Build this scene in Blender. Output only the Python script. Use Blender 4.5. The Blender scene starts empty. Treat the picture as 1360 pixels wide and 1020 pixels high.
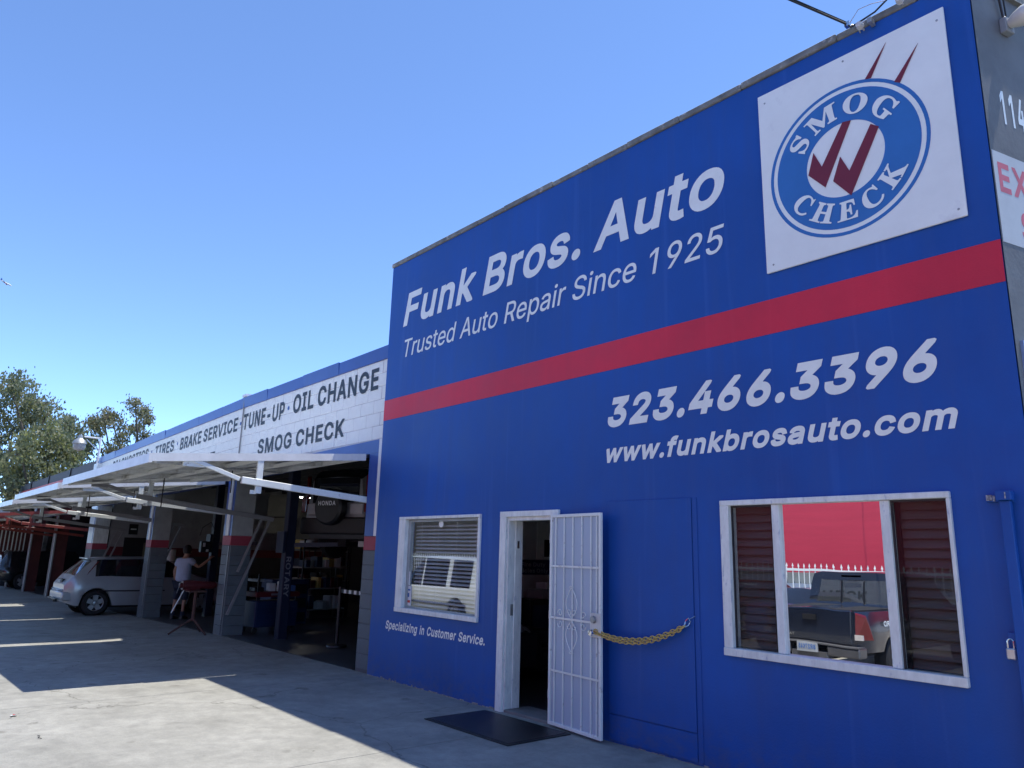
import bpy, bmesh, math, random
from mathutils import Vector, Matrix
random.seed(11)
S = bpy.context.scene
COL = S.collection
R = math.radians
# ------------------------------------------------------------------ camera
cam = bpy.data.cameras.new("camera"); cam_o = bpy.data.objects.new("camera", cam); COL.objects.link(cam_o)
yaw, pitch, roll = R(-50.033), R(12.898), R(1.536)
fw = Vector((math.sin(yaw)*math.cos(pitch), math.cos(yaw)*math.cos(pitch), math.sin(pitch)))
r0 = Vector((math.cos(yaw), -math.sin(yaw), 0)); u0 = r0.cross(fw)
rr = math.cos(roll)*r0 + math.sin(roll)*u0; uu = -math.sin(roll)*r0 + math.cos(roll)*u0
m = Matrix((rr, uu, -fw)).transposed().to_4x4(); m.translation = Vector((0, -5.45, 1.63))
cam_o.matrix_world = m
cam.sensor_width = 36; cam.lens = 989.57/1360*36; cam.clip_start = 0.05; cam.clip_end = 6000
S.camera = cam_o
# ------------------------------------------------------------------ light
SUN = Vector((.140, .319, 1)).normalized()
elev = math.asin(SUN.z); az = math.atan2(SUN.x, SUN.y)
W = bpy.data.worlds.new("World"); S.world = W; W.use_nodes = True
nt = W.node_tree; bg = nt.nodes["Background"]
sky = nt.nodes.new("ShaderNodeTexSky"); sky.sky_type = 'NISHITA'; sky.sun_disc = False
sky.sun_elevation = elev; sky.sun_rotation = az; sky.air_density = .44; sky.dust_density = .0; sky.ozone_density = 2.5
tint = nt.nodes.new("ShaderNodeMix"); tint.data_type = 'RGBA'; tint.blend_type = 'MULTIPLY'; tint.inputs[0].default_value = 1; tint.inputs[7].default_value = (.82, .91, 1.0, 1)
nt.links.new(sky.outputs[0], tint.inputs[6]); nt.links.new(tint.outputs[2], bg.inputs[0]); bg.inputs[1].default_value = 0.15
sl = bpy.data.lights.new("sun", 'SUN'); sl.energy = 2.3; sl.angle = R(.5); sl.color = (1, .955, .87)
so = bpy.data.objects.new("sun", sl); COL.objects.link(so); so.rotation_euler = SUN.to_track_quat('Z', 'Y').to_euler()
S.view_settings.view_transform = 'Standard'; S.view_settings.look = 'None'; S.view_settings.gamma = 1
S.view_settings.use_curve_mapping = False; S.view_settings.exposure = 1.58
S.cycles.max_bounces = 8; S.cycles.transparent_max_bounces = 24
# ------------------------------------------------------------------ materials
def mat(name, col, rough=.6, metal=0, var=.12, scale=3, bump=0, bscale=40, spec=.5, stretch=None, col2=None, fac=(.35, .65), emit=None, dirt=None, coat=0):
    M = bpy.data.materials.new(name); M.use_nodes = True; n = M.node_tree.nodes; L = M.node_tree.links
    b = n["Principled BSDF"]; b.inputs["Roughness"].default_value = rough; b.inputs["Metallic"].default_value = metal
    b.inputs["Specular IOR Level"].default_value = spec
    if coat: b.inputs["Coat Weight"].default_value = coat; b.inputs["Coat Roughness"].default_value = .05
    c2 = col2 or tuple(max(0, c*(1-var*2)) for c in col)
    tc = n.new("ShaderNodeTexCoord"); mp = n.new("ShaderNodeMapping"); L.new(tc.outputs["Object"], mp.inputs[0])
    if stretch: mp.inputs["Scale"].default_value = stretch
    nz = n.new("ShaderNodeTexNoise"); nz.inputs["Scale"].default_value = scale; nz.inputs["Detail"].default_value = 8; nz.inputs["Roughness"].default_value = .65
    L.new(mp.outputs[0], nz.inputs["Vector"])
    rp = n.new("ShaderNodeValToRGB"); L.new(nz.outputs[0], rp.inputs[0])
    rp.color_ramp.elements[0].position = fac[0]; rp.color_ramp.elements[1].position = fac[1]
    rp.color_ramp.elements[0].color = (*c2, 1); rp.color_ramp.elements[1].color = (*col, 1)
    out = rp.outputs[0]
    if dirt:
        n2 = n.new("ShaderNodeTexNoise"); n2.inputs["Scale"].default_value = dirt[1]; n2.inputs["Detail"].default_value = 10; n2.inputs["Roughness"].default_value = .7
        L.new(mp.outputs[0], n2.inputs["Vector"])
        r2 = n.new("ShaderNodeValToRGB"); L.new(n2.outputs[0], r2.inputs[0]); r2.color_ramp.elements[0].position = dirt[2]; r2.color_ramp.elements[1].position = dirt[3]
        mx = n.new("ShaderNodeMix"); mx.data_type = 'RGBA'; L.new(r2.outputs[0], mx.inputs[0]); L.new(out, mx.inputs[6]); mx.inputs[7].default_value = (*dirt[0], 1)
        out = mx.outputs[2]
    L.new(out, b.inputs["Base Color"])
    if bump:
        n3 = n.new("ShaderNodeTexNoise"); n3.inputs["Scale"].default_value = bscale; n3.inputs["Detail"].default_value = 6
        L.new(mp.outputs[0], n3.inputs["Vector"])
        bp = n.new("ShaderNodeBump"); bp.inputs["Strength"].default_value = bump; bp.inputs["Distance"].default_value = .02
        L.new(n3.outputs[0], bp.inputs["Height"]); L.new(bp.outputs[0], b.inputs["Normal"])
    # slight gloss variation
    if emit: b.inputs["Emission Color"].default_value = (*emit[0], 1); b.inputs["Emission Strength"].default_value = emit[1]
    return M
def glassmat(name, refl, tint, gcol=(1, 1, 1), rough=0.0, dark=None, wave=0):
    M = bpy.data.materials.new(name); M.use_nodes = True; n = M.node_tree.nodes; L = M.node_tree.links
    n.remove(n["Principled BSDF"]); o = n["Material Output"]
    g = n.new("ShaderNodeBsdfGlossy"); g.inputs[0].default_value = (*gcol, 1); g.inputs[1].default_value = rough
    if dark is None:
        t = n.new("ShaderNodeBsdfTransparent"); t.inputs[0].default_value = (*tint, 1)
    else:
        t = n.new("ShaderNodeBsdfDiffuse"); t.inputs[0].default_value = (*dark, 1)
    fr = n.new("ShaderNodeLayerWeight"); fr.inputs[0].default_value = .5
    pw = n.new("ShaderNodeMath"); pw.operation = 'POWER'; pw.inputs[1].default_value = 4.5; L.new(fr.outputs["Facing"], pw.inputs[0])
    mr = n.new("ShaderNodeMapRange"); mr.inputs[1].default_value = 0; mr.inputs[2].default_value = 1; mr.inputs[3].default_value = refl; mr.inputs[4].default_value = 1
    L.new(pw.outputs[0], mr.inputs[0])
    mx = n.new("ShaderNodeMixShader"); L.new(mr.outputs[0], mx.inputs[0]); L.new(t.outputs[0], mx.inputs[1]); L.new(g.outputs[0], mx.inputs[2])
    if dark is None:
        ge = n.new("ShaderNodeNewGeometry"); cl = n.new("ShaderNodeBsdfTransparent"); m2 = n.new("ShaderNodeMixShader"); L.new(ge.outputs["Backfacing"], m2.inputs[0]); L.new(mx.outputs[0], m2.inputs[1]); L.new(cl.outputs[0], m2.inputs[2]); mx = m2
    if wave:
        tc = n.new("ShaderNodeTexCoord"); nz = n.new("ShaderNodeTexNoise"); nz.inputs["Scale"].default_value = 2.6; nz.inputs["Detail"].default_value = 1; L.new(tc.outputs["Object"], nz.inputs["Vector"])
        bp = n.new("ShaderNodeBump"); bp.inputs["Strength"].default_value = wave; bp.inputs["Distance"].default_value = .02; L.new(nz.outputs[0], bp.inputs["Height"]); L.new(bp.outputs[0], g.inputs["Normal"])
    L.new(mx.outputs[0], o.inputs[0])
    return M
def wallpaint(name, col, dirt=.5, rough=.45, bump=.25):
    """painted stucco: weathering streaks running down, fine roller texture, slightly uneven sheen"""
    M = bpy.data.materials.new(name); M.use_nodes = True; n = M.node_tree.nodes; L = M.node_tree.links
    b = n["Principled BSDF"]; b.inputs["Specular IOR Level"].default_value = .35; tc = n.new("ShaderNodeTexCoord")
    def noise(scale, sc, det=8, ro=.6):
        mp = n.new("ShaderNodeMapping"); mp.inputs["Scale"].default_value = sc; L.new(tc.outputs["Object"], mp.inputs[0])
        z = n.new("ShaderNodeTexNoise"); z.inputs["Scale"].default_value = scale; z.inputs["Detail"].default_value = det; z.inputs["Roughness"].default_value = ro
        L.new(mp.outputs[0], z.inputs["Vector"]); return z.outputs[0]
    def ramp(src, p0, p1, a, c):
        r = n.new("ShaderNodeMapRange"); r.clamp = True; L.new(src, r.inputs[0]); r.inputs[1].default_value = p0; r.inputs[2].default_value = p1; r.inputs[3].default_value = a; r.inputs[4].default_value = c; return r.outputs[0]
    big = ramp(noise(.7, (1, 1, 1)), .3, .7, 0, 1); streak = ramp(noise(2.2, (3, 1, .25)), .45, .75, 0, dirt)
    mx = n.new("ShaderNodeMix"); mx.data_type = 'RGBA'; L.new(big, mx.inputs[0]); mx.inputs[6].default_value = (*[c*.76 for c in col], 1); mx.inputs[7].default_value = (*[c*1.10 for c in col], 1)
    m2 = n.new("ShaderNodeMix"); m2.data_type = 'RGBA'; L.new(streak, m2.inputs[0]); L.new(mx.outputs[2], m2.inputs[6]); m2.inputs[7].default_value = (*[c*.8+.012 for c in col], 1)
    sp = ramp(noise(26, (1, 1, 1), 4), .70, .74, 0, .4)
    m3 = n.new("ShaderNodeMix"); m3.data_type = 'RGBA'; L.new(sp, m3.inputs[0]); L.new(m2.outputs[2], m3.inputs[6]); m3.inputs[7].default_value = (*[min(1, c*.7+.04) for c in col], 1)
    drip = ramp(noise(3.2, (2.6, 1, .10), 3, .5), .60, .70, 0, dirt*.35); m4 = n.new("ShaderNodeMix"); m4.data_type = 'RGBA'; L.new(drip, m4.inputs[0]); L.new(m3.outputs[2], m4.inputs[6]); m4.inputs[7].default_value = (*[min(1, c*1.15+.03) for c in col], 1)
    sx = n.new("ShaderNodeSeparateXYZ"); L.new(tc.outputs["Object"], sx.inputs[0]); low = ramp(sx.outputs[2], .0, .42, 1, 0); ns = ramp(noise(7, (1, 1, 1.6), 8, .7), .42, .68, 0, .55)
    mu = n.new("ShaderNodeMath"); mu.operation = 'MULTIPLY'; L.new(low, mu.inputs[0]); L.new(ns, mu.inputs[1]); m5 = n.new("ShaderNodeMix"); m5.data_type = 'RGBA'; L.new(mu.outputs[0], m5.inputs[0]); L.new(m4.outputs[2], m5.inputs[6]); m5.inputs[7].default_value = (.10, .11, .13, 1)
    L.new(m5.outputs[2], b.inputs["Base Color"])
    L.new(ramp(noise(1.4, (1, 1, 1)), .3, .7, rough-.07, rough+.12), b.inputs["Roughness"])
    bp = n.new("ShaderNodeBump"); bp.inputs["Strength"].default_value = bump; bp.inputs["Distance"].default_value = .006
    L.new(noise(60, (1, 1, 1), 3), bp.inputs["Height"])
    b2 = n.new("ShaderNodeBump"); b2.inputs["Strength"].default_value = .3; b2.inputs["Distance"].default_value = .03; L.new(noise(1.6, (1, 1, 1), 2), b2.inputs["Height"]); L.new(bp.outputs[0], b2.inputs["Normal"])
    L.new(b2.outputs[0], b.inputs["Normal"])
    return M
blue = wallpaint("blue_paint", (.008, .084, .375), .8); red = wallpaint("red_stripe_paint", (.68, .027, .062), .3)
white = mat("white_paint", (.76, .78, .79), .45, var=.07, scale=2.5, bump=.15, bscale=60, dirt=((.42, .43, .44), 5, .62, .8))
letter = mat("white_vinyl", (.86, .90, .86), .5, var=.05, scale=5, dirt=((.5, .52, .6), 9, .6, .85))
frame_w = mat("window_frame_paint", (.80, .84, .81), .4, var=.1, scale=8, dirt=((.30, .36, .50), 14, .58, .72), stretch=(2, 2, .6))
signw = mat("sign_board", (.86, .90, .86), .4, var=.04, scale=2, dirt=((.50, .50, .54), 2.5, .6, .9))
cmu_w = mat("white_block_paint", (.86, .90, .86), .6, var=.05, scale=4, bump=.5, bscale=70, dirt=((.58, .58, .57), 2, .6, .85), stretch=(1, 1, .5))
cmu_g = mat("grey_block_paint", (.12, .145, .16), .6, var=.08, scale=4, bump=.5, bscale=70, dirt=((.09, .10, .11), 3, .58, .8))
red_band = mat("red_band_paint", (.34, .04, .07), .55, var=.1, bump=.4, bscale=70)
blue_trim = mat("blue_trim", (.022, .075, .34), .35, var=.1, scale=2)
stucco_g = mat("grey_stucco", (.20, .21, .215), .8, var=.14, scale=1.2, bump=.08, bscale=30, dirt=((.12, .125, .13), .8, .45, .7))
metal_g = mat("galvanised_metal", (.42, .43, .42), .45, .6, var=.15, scale=6)
door_m = mat("door_sheet_metal", (.76, .77, .75), .42, .0, var=.10, scale=2.2, stretch=(.4, 3, 1), dirt=((.30, .29, .25), 3, .52, .74))
arm_w = mat("white_steel", (.80, .84, .81), .35, var=.08, dirt=((.36, .33, .30), 12, .58, .72))
arm_g = mat("grey_steel", (.30, .30, .30), .4, var=.1)
coping = mat("parapet_coping", (.26, .27, .25), .75, var=.25, scale=5, bump=.5, bscale=25, dirt=((.5, .5, .47), 6, .58, .66))
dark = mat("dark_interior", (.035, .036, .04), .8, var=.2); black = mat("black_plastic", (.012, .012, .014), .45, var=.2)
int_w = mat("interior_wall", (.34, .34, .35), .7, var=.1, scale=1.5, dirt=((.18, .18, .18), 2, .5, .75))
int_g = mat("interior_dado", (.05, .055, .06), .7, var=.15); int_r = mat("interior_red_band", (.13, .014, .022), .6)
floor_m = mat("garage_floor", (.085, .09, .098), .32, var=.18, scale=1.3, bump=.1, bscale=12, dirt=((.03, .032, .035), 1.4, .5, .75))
rubber = mat("rubber", (.014, .015, .017), .55, var=.2, scale=10, bump=.2, bscale=80)
glass_mirror = glassmat("reflective_window_film", .88, (0, 0, 0), (.97, .97, .97), 0.004, dark=(.02, .022, .024), wave=.03)
glass_side = glassmat("clear_window_glass", .035, (.72, .71, .70), (.9, .95, 1))
glass_small = glassmat("office_window_glass", .30, (.97, .98, .98), (.95, 1, 1))
car_glass = glassmat("car_glass", .06, (.1, .1, .1), (.9, .95, 1), dark=(.012, .013, .016))
slat_b = mat("brown_slat", (.15, .115, .105), .45, var=.12, scale=4, stretch=(.3, 1, 6)); slat_w = mat("white_slat", (.78, .80, .78), .5, var=.1)
chrome = mat("chrome", (.7, .7, .72), .15, 1, var=.05); gold = mat("gold_chain", (.80, .58, .18), .35, .35, var=.2, scale=30)
screen_m = bpy.data.materials.new("security_screen"); screen_m.use_nodes = True
_n = screen_m.node_tree.nodes; _l = screen_m.node_tree.links; _p = _n["Principled BSDF"]; _p.inputs["Base Color"].default_value = (.50, .60, .72, 1); _p.inputs["Roughness"].default_value = .5
_t = _n.new("ShaderNodeBsdfTransparent"); _mx = _n.new("ShaderNodeMixShader"); _mx.inputs[0].default_value = .78
_l.new(_t.outputs[0], _mx.inputs[1]); _l.new(_p.outputs[0], _mx.inputs[2]); _l.new(_mx.outputs[0], _n["Material Output"].inputs[0])
# concrete with blotches, fine grain, stains and hairline marks
conc = bpy.data.materials.new("concrete"); conc.use_nodes = True
n = conc.node_tree.nodes; L = conc.node_tree.links; b = n["Principled BSDF"]; tc = n.new("ShaderNodeTexCoord")
def cn(scale, det=10, ro=.65, st=(1, 1, 1)):
    mp = n.new("ShaderNodeMapping"); mp.inputs["Scale"].default_value = st; L.new(tc.outputs["Object"], mp.inputs[0])
    z = n.new("ShaderNodeTexNoise"); z.inputs["Scale"].default_value = scale; z.inputs["Detail"].default_value = det; z.inputs["Roughness"].default_value = ro; L.new(mp.outputs[0], z.inputs["Vector"]); return z.outputs[0]
def cr(src, p0, p1, c0, c1):
    r = n.new("ShaderNodeValToRGB"); L.new(src, r.inputs[0]); r.color_ramp.elements[0].position = p0; r.color_ramp.elements[1].position = p1
    r.color_ramp.elements[0].color = (*c0, 1); r.color_ramp.elements[1].color = (*c1, 1); return r.outputs[0]
def cm(a, c, fac=None, mode='MULTIPLY', f=1.0):
    x = n.new("ShaderNodeMix"); x.data_type = 'RGBA'; x.blend_type = mode; x.inputs[0].default_value = f
    if fac: L.new(fac, x.inputs[0])
    L.new(a, x.inputs[6])
    if isinstance(c, tuple): x.inputs[7].default_value = (*c, 1)
    else: L.new(c, x.inputs[7])
    return x.outputs[2]
c0 = cr(cn(.9), .32, .68, (.262, .257, .228), (.372, .365, .330))
c0 = cm(c0, cr(cn(5, 12, .75), .3, .7, (.75, .75, .75), (1.12, 1.12, 1.10)))
c0 = cm(c0, cr(cn(90, 4, .6), .3, .75, (.86, .86, .86), (1.08, 1.08, 1.08)))
c0 = cm(c0, cr(cn(2.2, 8, .7, (1, .35, 1)), .60, .78, (1, 1, 1), (.66, .65, .62)))
c0 = cm(c0, cr(cn(11, 3, .5), .72, .76, (1, 1, 1), (.66, .64, .62)))
c0 = cm(c0, cr(cn(3.1, 2, .4), .70, .76, (1, 1, 1), (.70, .68, .66)))
c0 = cm(c0, cr(cn(1.6, 12, .8, (1, 1, 1)), .495, .505, (1, 1, 1), (.93, .93, .93)))
vo = n.new("ShaderNodeTexVoronoi"); vo.feature = 'DISTANCE_TO_EDGE'; vo.inputs["Scale"].default_value = .33; wn_ = n.new("ShaderNodeTexNoise"); wn_.inputs["Scale"].default_value = 2.0; wn_.inputs["Detail"].default_value = 8
ad = n.new("ShaderNodeMix"); ad.data_type = 'RGBA'; ad.blend_type = 'LINEAR_LIGHT'; ad.inputs[0].default_value = .35; L.new(tc.outputs["Object"], wn_.inputs["Vector"]); L.new(tc.outputs["Object"], ad.inputs[6]); L.new(wn_.outputs["Color"], ad.inputs[7]); L.new(ad.outputs[2], vo.inputs["Vector"])
c0 = cm(c0, cr(vo.outputs["Distance"], .0008, .0035, (.55, .54, .52), (1, 1, 1)))
L.new(c0, b.inputs["Base Color"]); b.inputs["Roughness"].default_value = .72; b.inputs["Specular IOR Level"].default_value = .4
bp = n.new("ShaderNodeBump"); bp.inputs["Strength"].default_value = .35; bp.inputs["Distance"].default_value = .01; L.new(cn(45, 8), bp.inputs["Height"]); L.new(bp.outputs[0], b.inputs["Normal"])
# ------------------------------------------------------------------ mesh helpers
class MB:
    def __init__(s): s.v = []; s.f = []
    def box(s, x0, x1, y0, y1, z0, z1):
        return s.hexa([(x0, y0, z0), (x1, y0, z0), (x1, y1, z0), (x0, y1, z0), (x0, y0, z1), (x1, y0, z1), (x1, y1, z1), (x0, y1, z1)])
    def hexa(s, P):
        k = len(s.v); s.v += [tuple(p) for p in P]
        s.f += [tuple(k+i for i in q) for q in ((0, 3, 2, 1), (4, 5, 6, 7), (0, 1, 5, 4), (1, 2, 6, 5), (2, 3, 7, 6), (3, 0, 4, 7))]; return s
    def bar(s, a, c, w, h, up=(0, 0, 1)):
        a = Vector(a); c = Vector(c); d = (c-a).normalized(); up = Vector(up)
        if abs(d.dot(up)) > .95: up = Vector((0, 1, 0))
        x = d.cross(up).normalized()*(w/2); y = x.cross(d).normalized()*(h/2)
        return s.hexa([a-x-y, a+x-y, c+x-y, c-x-y, a-x+y, a+x+y, c+x+y, c-x+y])
    def tube(s, pts, r, n=8, cap=True):
        pts = [Vector(p) for p in pts]; k = len(s.v); rs = r if isinstance(r, (list, tuple)) else [r]*len(pts)
        up = None
        for i, p in enumerate(pts):
            d = (pts[min(i+1, len(pts)-1)]-pts[max(i-1, 0)]).normalized()
            if up is None: up = Vector((0, 0, 1)) if abs(d.z) < .9 else Vector((1, 0, 0))
            x = d.cross(up).normalized(); y = x.cross(d).normalized(); up = y
            for j in range(n):
                a = 2*math.pi*j/n; s.v.append(tuple(p+rs[i]*(math.cos(a)*x+math.sin(a)*y)))
        for i in range(len(pts)-1):
            for j in range(n): s.f.append((k+i*n+j, k+i*n+(j+1) % n, k+(i+1)*n+(j+1) % n, k+(i+1)*n+j))
        if cap: s.f.append(tuple(k+j for j in range(n))[::-1]); s.f.append(tuple(k+(len(pts)-1)*n+j for j in range(n)))
        return s
    def lathe(s, prof, c=(0, 0, 0), axis='z', n=20):
        k = len(s.v); c = Vector(c)
        for (r, h) in prof:
            for j in range(n):
                a = 2*math.pi*j/n; p = {'z': (r*math.cos(a), r*math.sin(a), h), 'y': (r*math.cos(a), h, r*math.sin(a)), 'x': (h, r*math.cos(a), r*math.sin(a))}[axis]
                s.v.append(tuple(c+Vector(p)))
        for i in range(len(prof)-1):
            for j in range(n): s.f.append((k+i*n+j, k+i*n+(j+1) % n, k+(i+1)*n+(j+1) % n, k+(i+1)*n+j))
        return s
    def prism(s, pts, d, plane='xz', off=0):
        k = len(s.v); N = len(pts)
        f = {'xz': lambda a, c, t: (a, t, c), 'yz': lambda a, c, t: (t, a, c), 'xy': lambda a, c, t: (a, c, t)}[plane]
        for t in (off, off+d): s.v += [f(a, c, t) for a, c in pts]
        s.f.append(tuple(range(k, k+N))); s.f.append(tuple(range(k+2*N-1, k+N-1, -1)))
        for i in range(N): s.f.append((k+i, k+N+i, k+N+(i+1) % N, k+(i+1) % N))
        return s
    def quad(s, *P):
        k = len(s.v); s.v += [tuple(p) for p in P]; s.f.append(tuple(range(k, k+len(P)))); return s
    def build(s, name, m, parent=None, smooth=False, bevel=0, loc=None, rz=0):
        me = bpy.data.meshes.new(name); me.from_pydata(s.v, [], s.f); me.materials.append(m); fix(me)
        if bevel:
            bm = bmesh.new(); bm.from_mesh(me); bmesh.ops.bevel(bm, geom=bm.edges[:], offset=bevel, segments=1, affect='EDGES', clamp_overlap=True); bm.to_mesh(me); bm.free()
        return link(name, me, parent, smooth, loc, rz)
def fix(me):
    bm = bmesh.new(); bm.from_mesh(me); bmesh.ops.recalc_face_normals(bm, faces=bm.faces); bm.to_mesh(me); bm.free()
def link(name, me, parent=None, smooth=False, loc=None, rz=0):
    if smooth:
        for p in me.polygons: p.use_smooth = True
        try: me.set_sharp_from_angle(angle=R(38))
        except Exception: pass
    o = bpy.data.objects.new(name, me); COL.objects.link(o); o.parent = parent
    if loc is not None: o.location = loc
    o.rotation_euler.z = rz; return o
def box(name, m, parent, x0, x1, y0, y1, z0, z1, bevel=0): return MB().box(x0, x1, y0, y1, z0, z1).build(name, m, parent, bevel=bevel)
def thing(name, label, cat, loc=(0, 0, 0), rz=0, group=None):
    o = bpy.data.objects.new(name, None); COL.objects.link(o); o.location = loc; o.rotation_euler.z = rz; o.empty_display_size = .2
    return tag(o, label, cat, group)
def tag(o, label, cat, group=None):
    o["label"] = label; o["category"] = cat
    if group: o["group"] = group
    return o
def struct(o): o["kind"] = "structure"; return o
def stuff(o): o["kind"] = "stuff"; return o
def dup(o, parent=None, loc=None):
    c = o.copy(); COL.objects.link(c)
    if parent: c.parent = parent
    if loc is not None: c.location = loc
    for ch in o.children: dup(ch, c)
    return c
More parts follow.
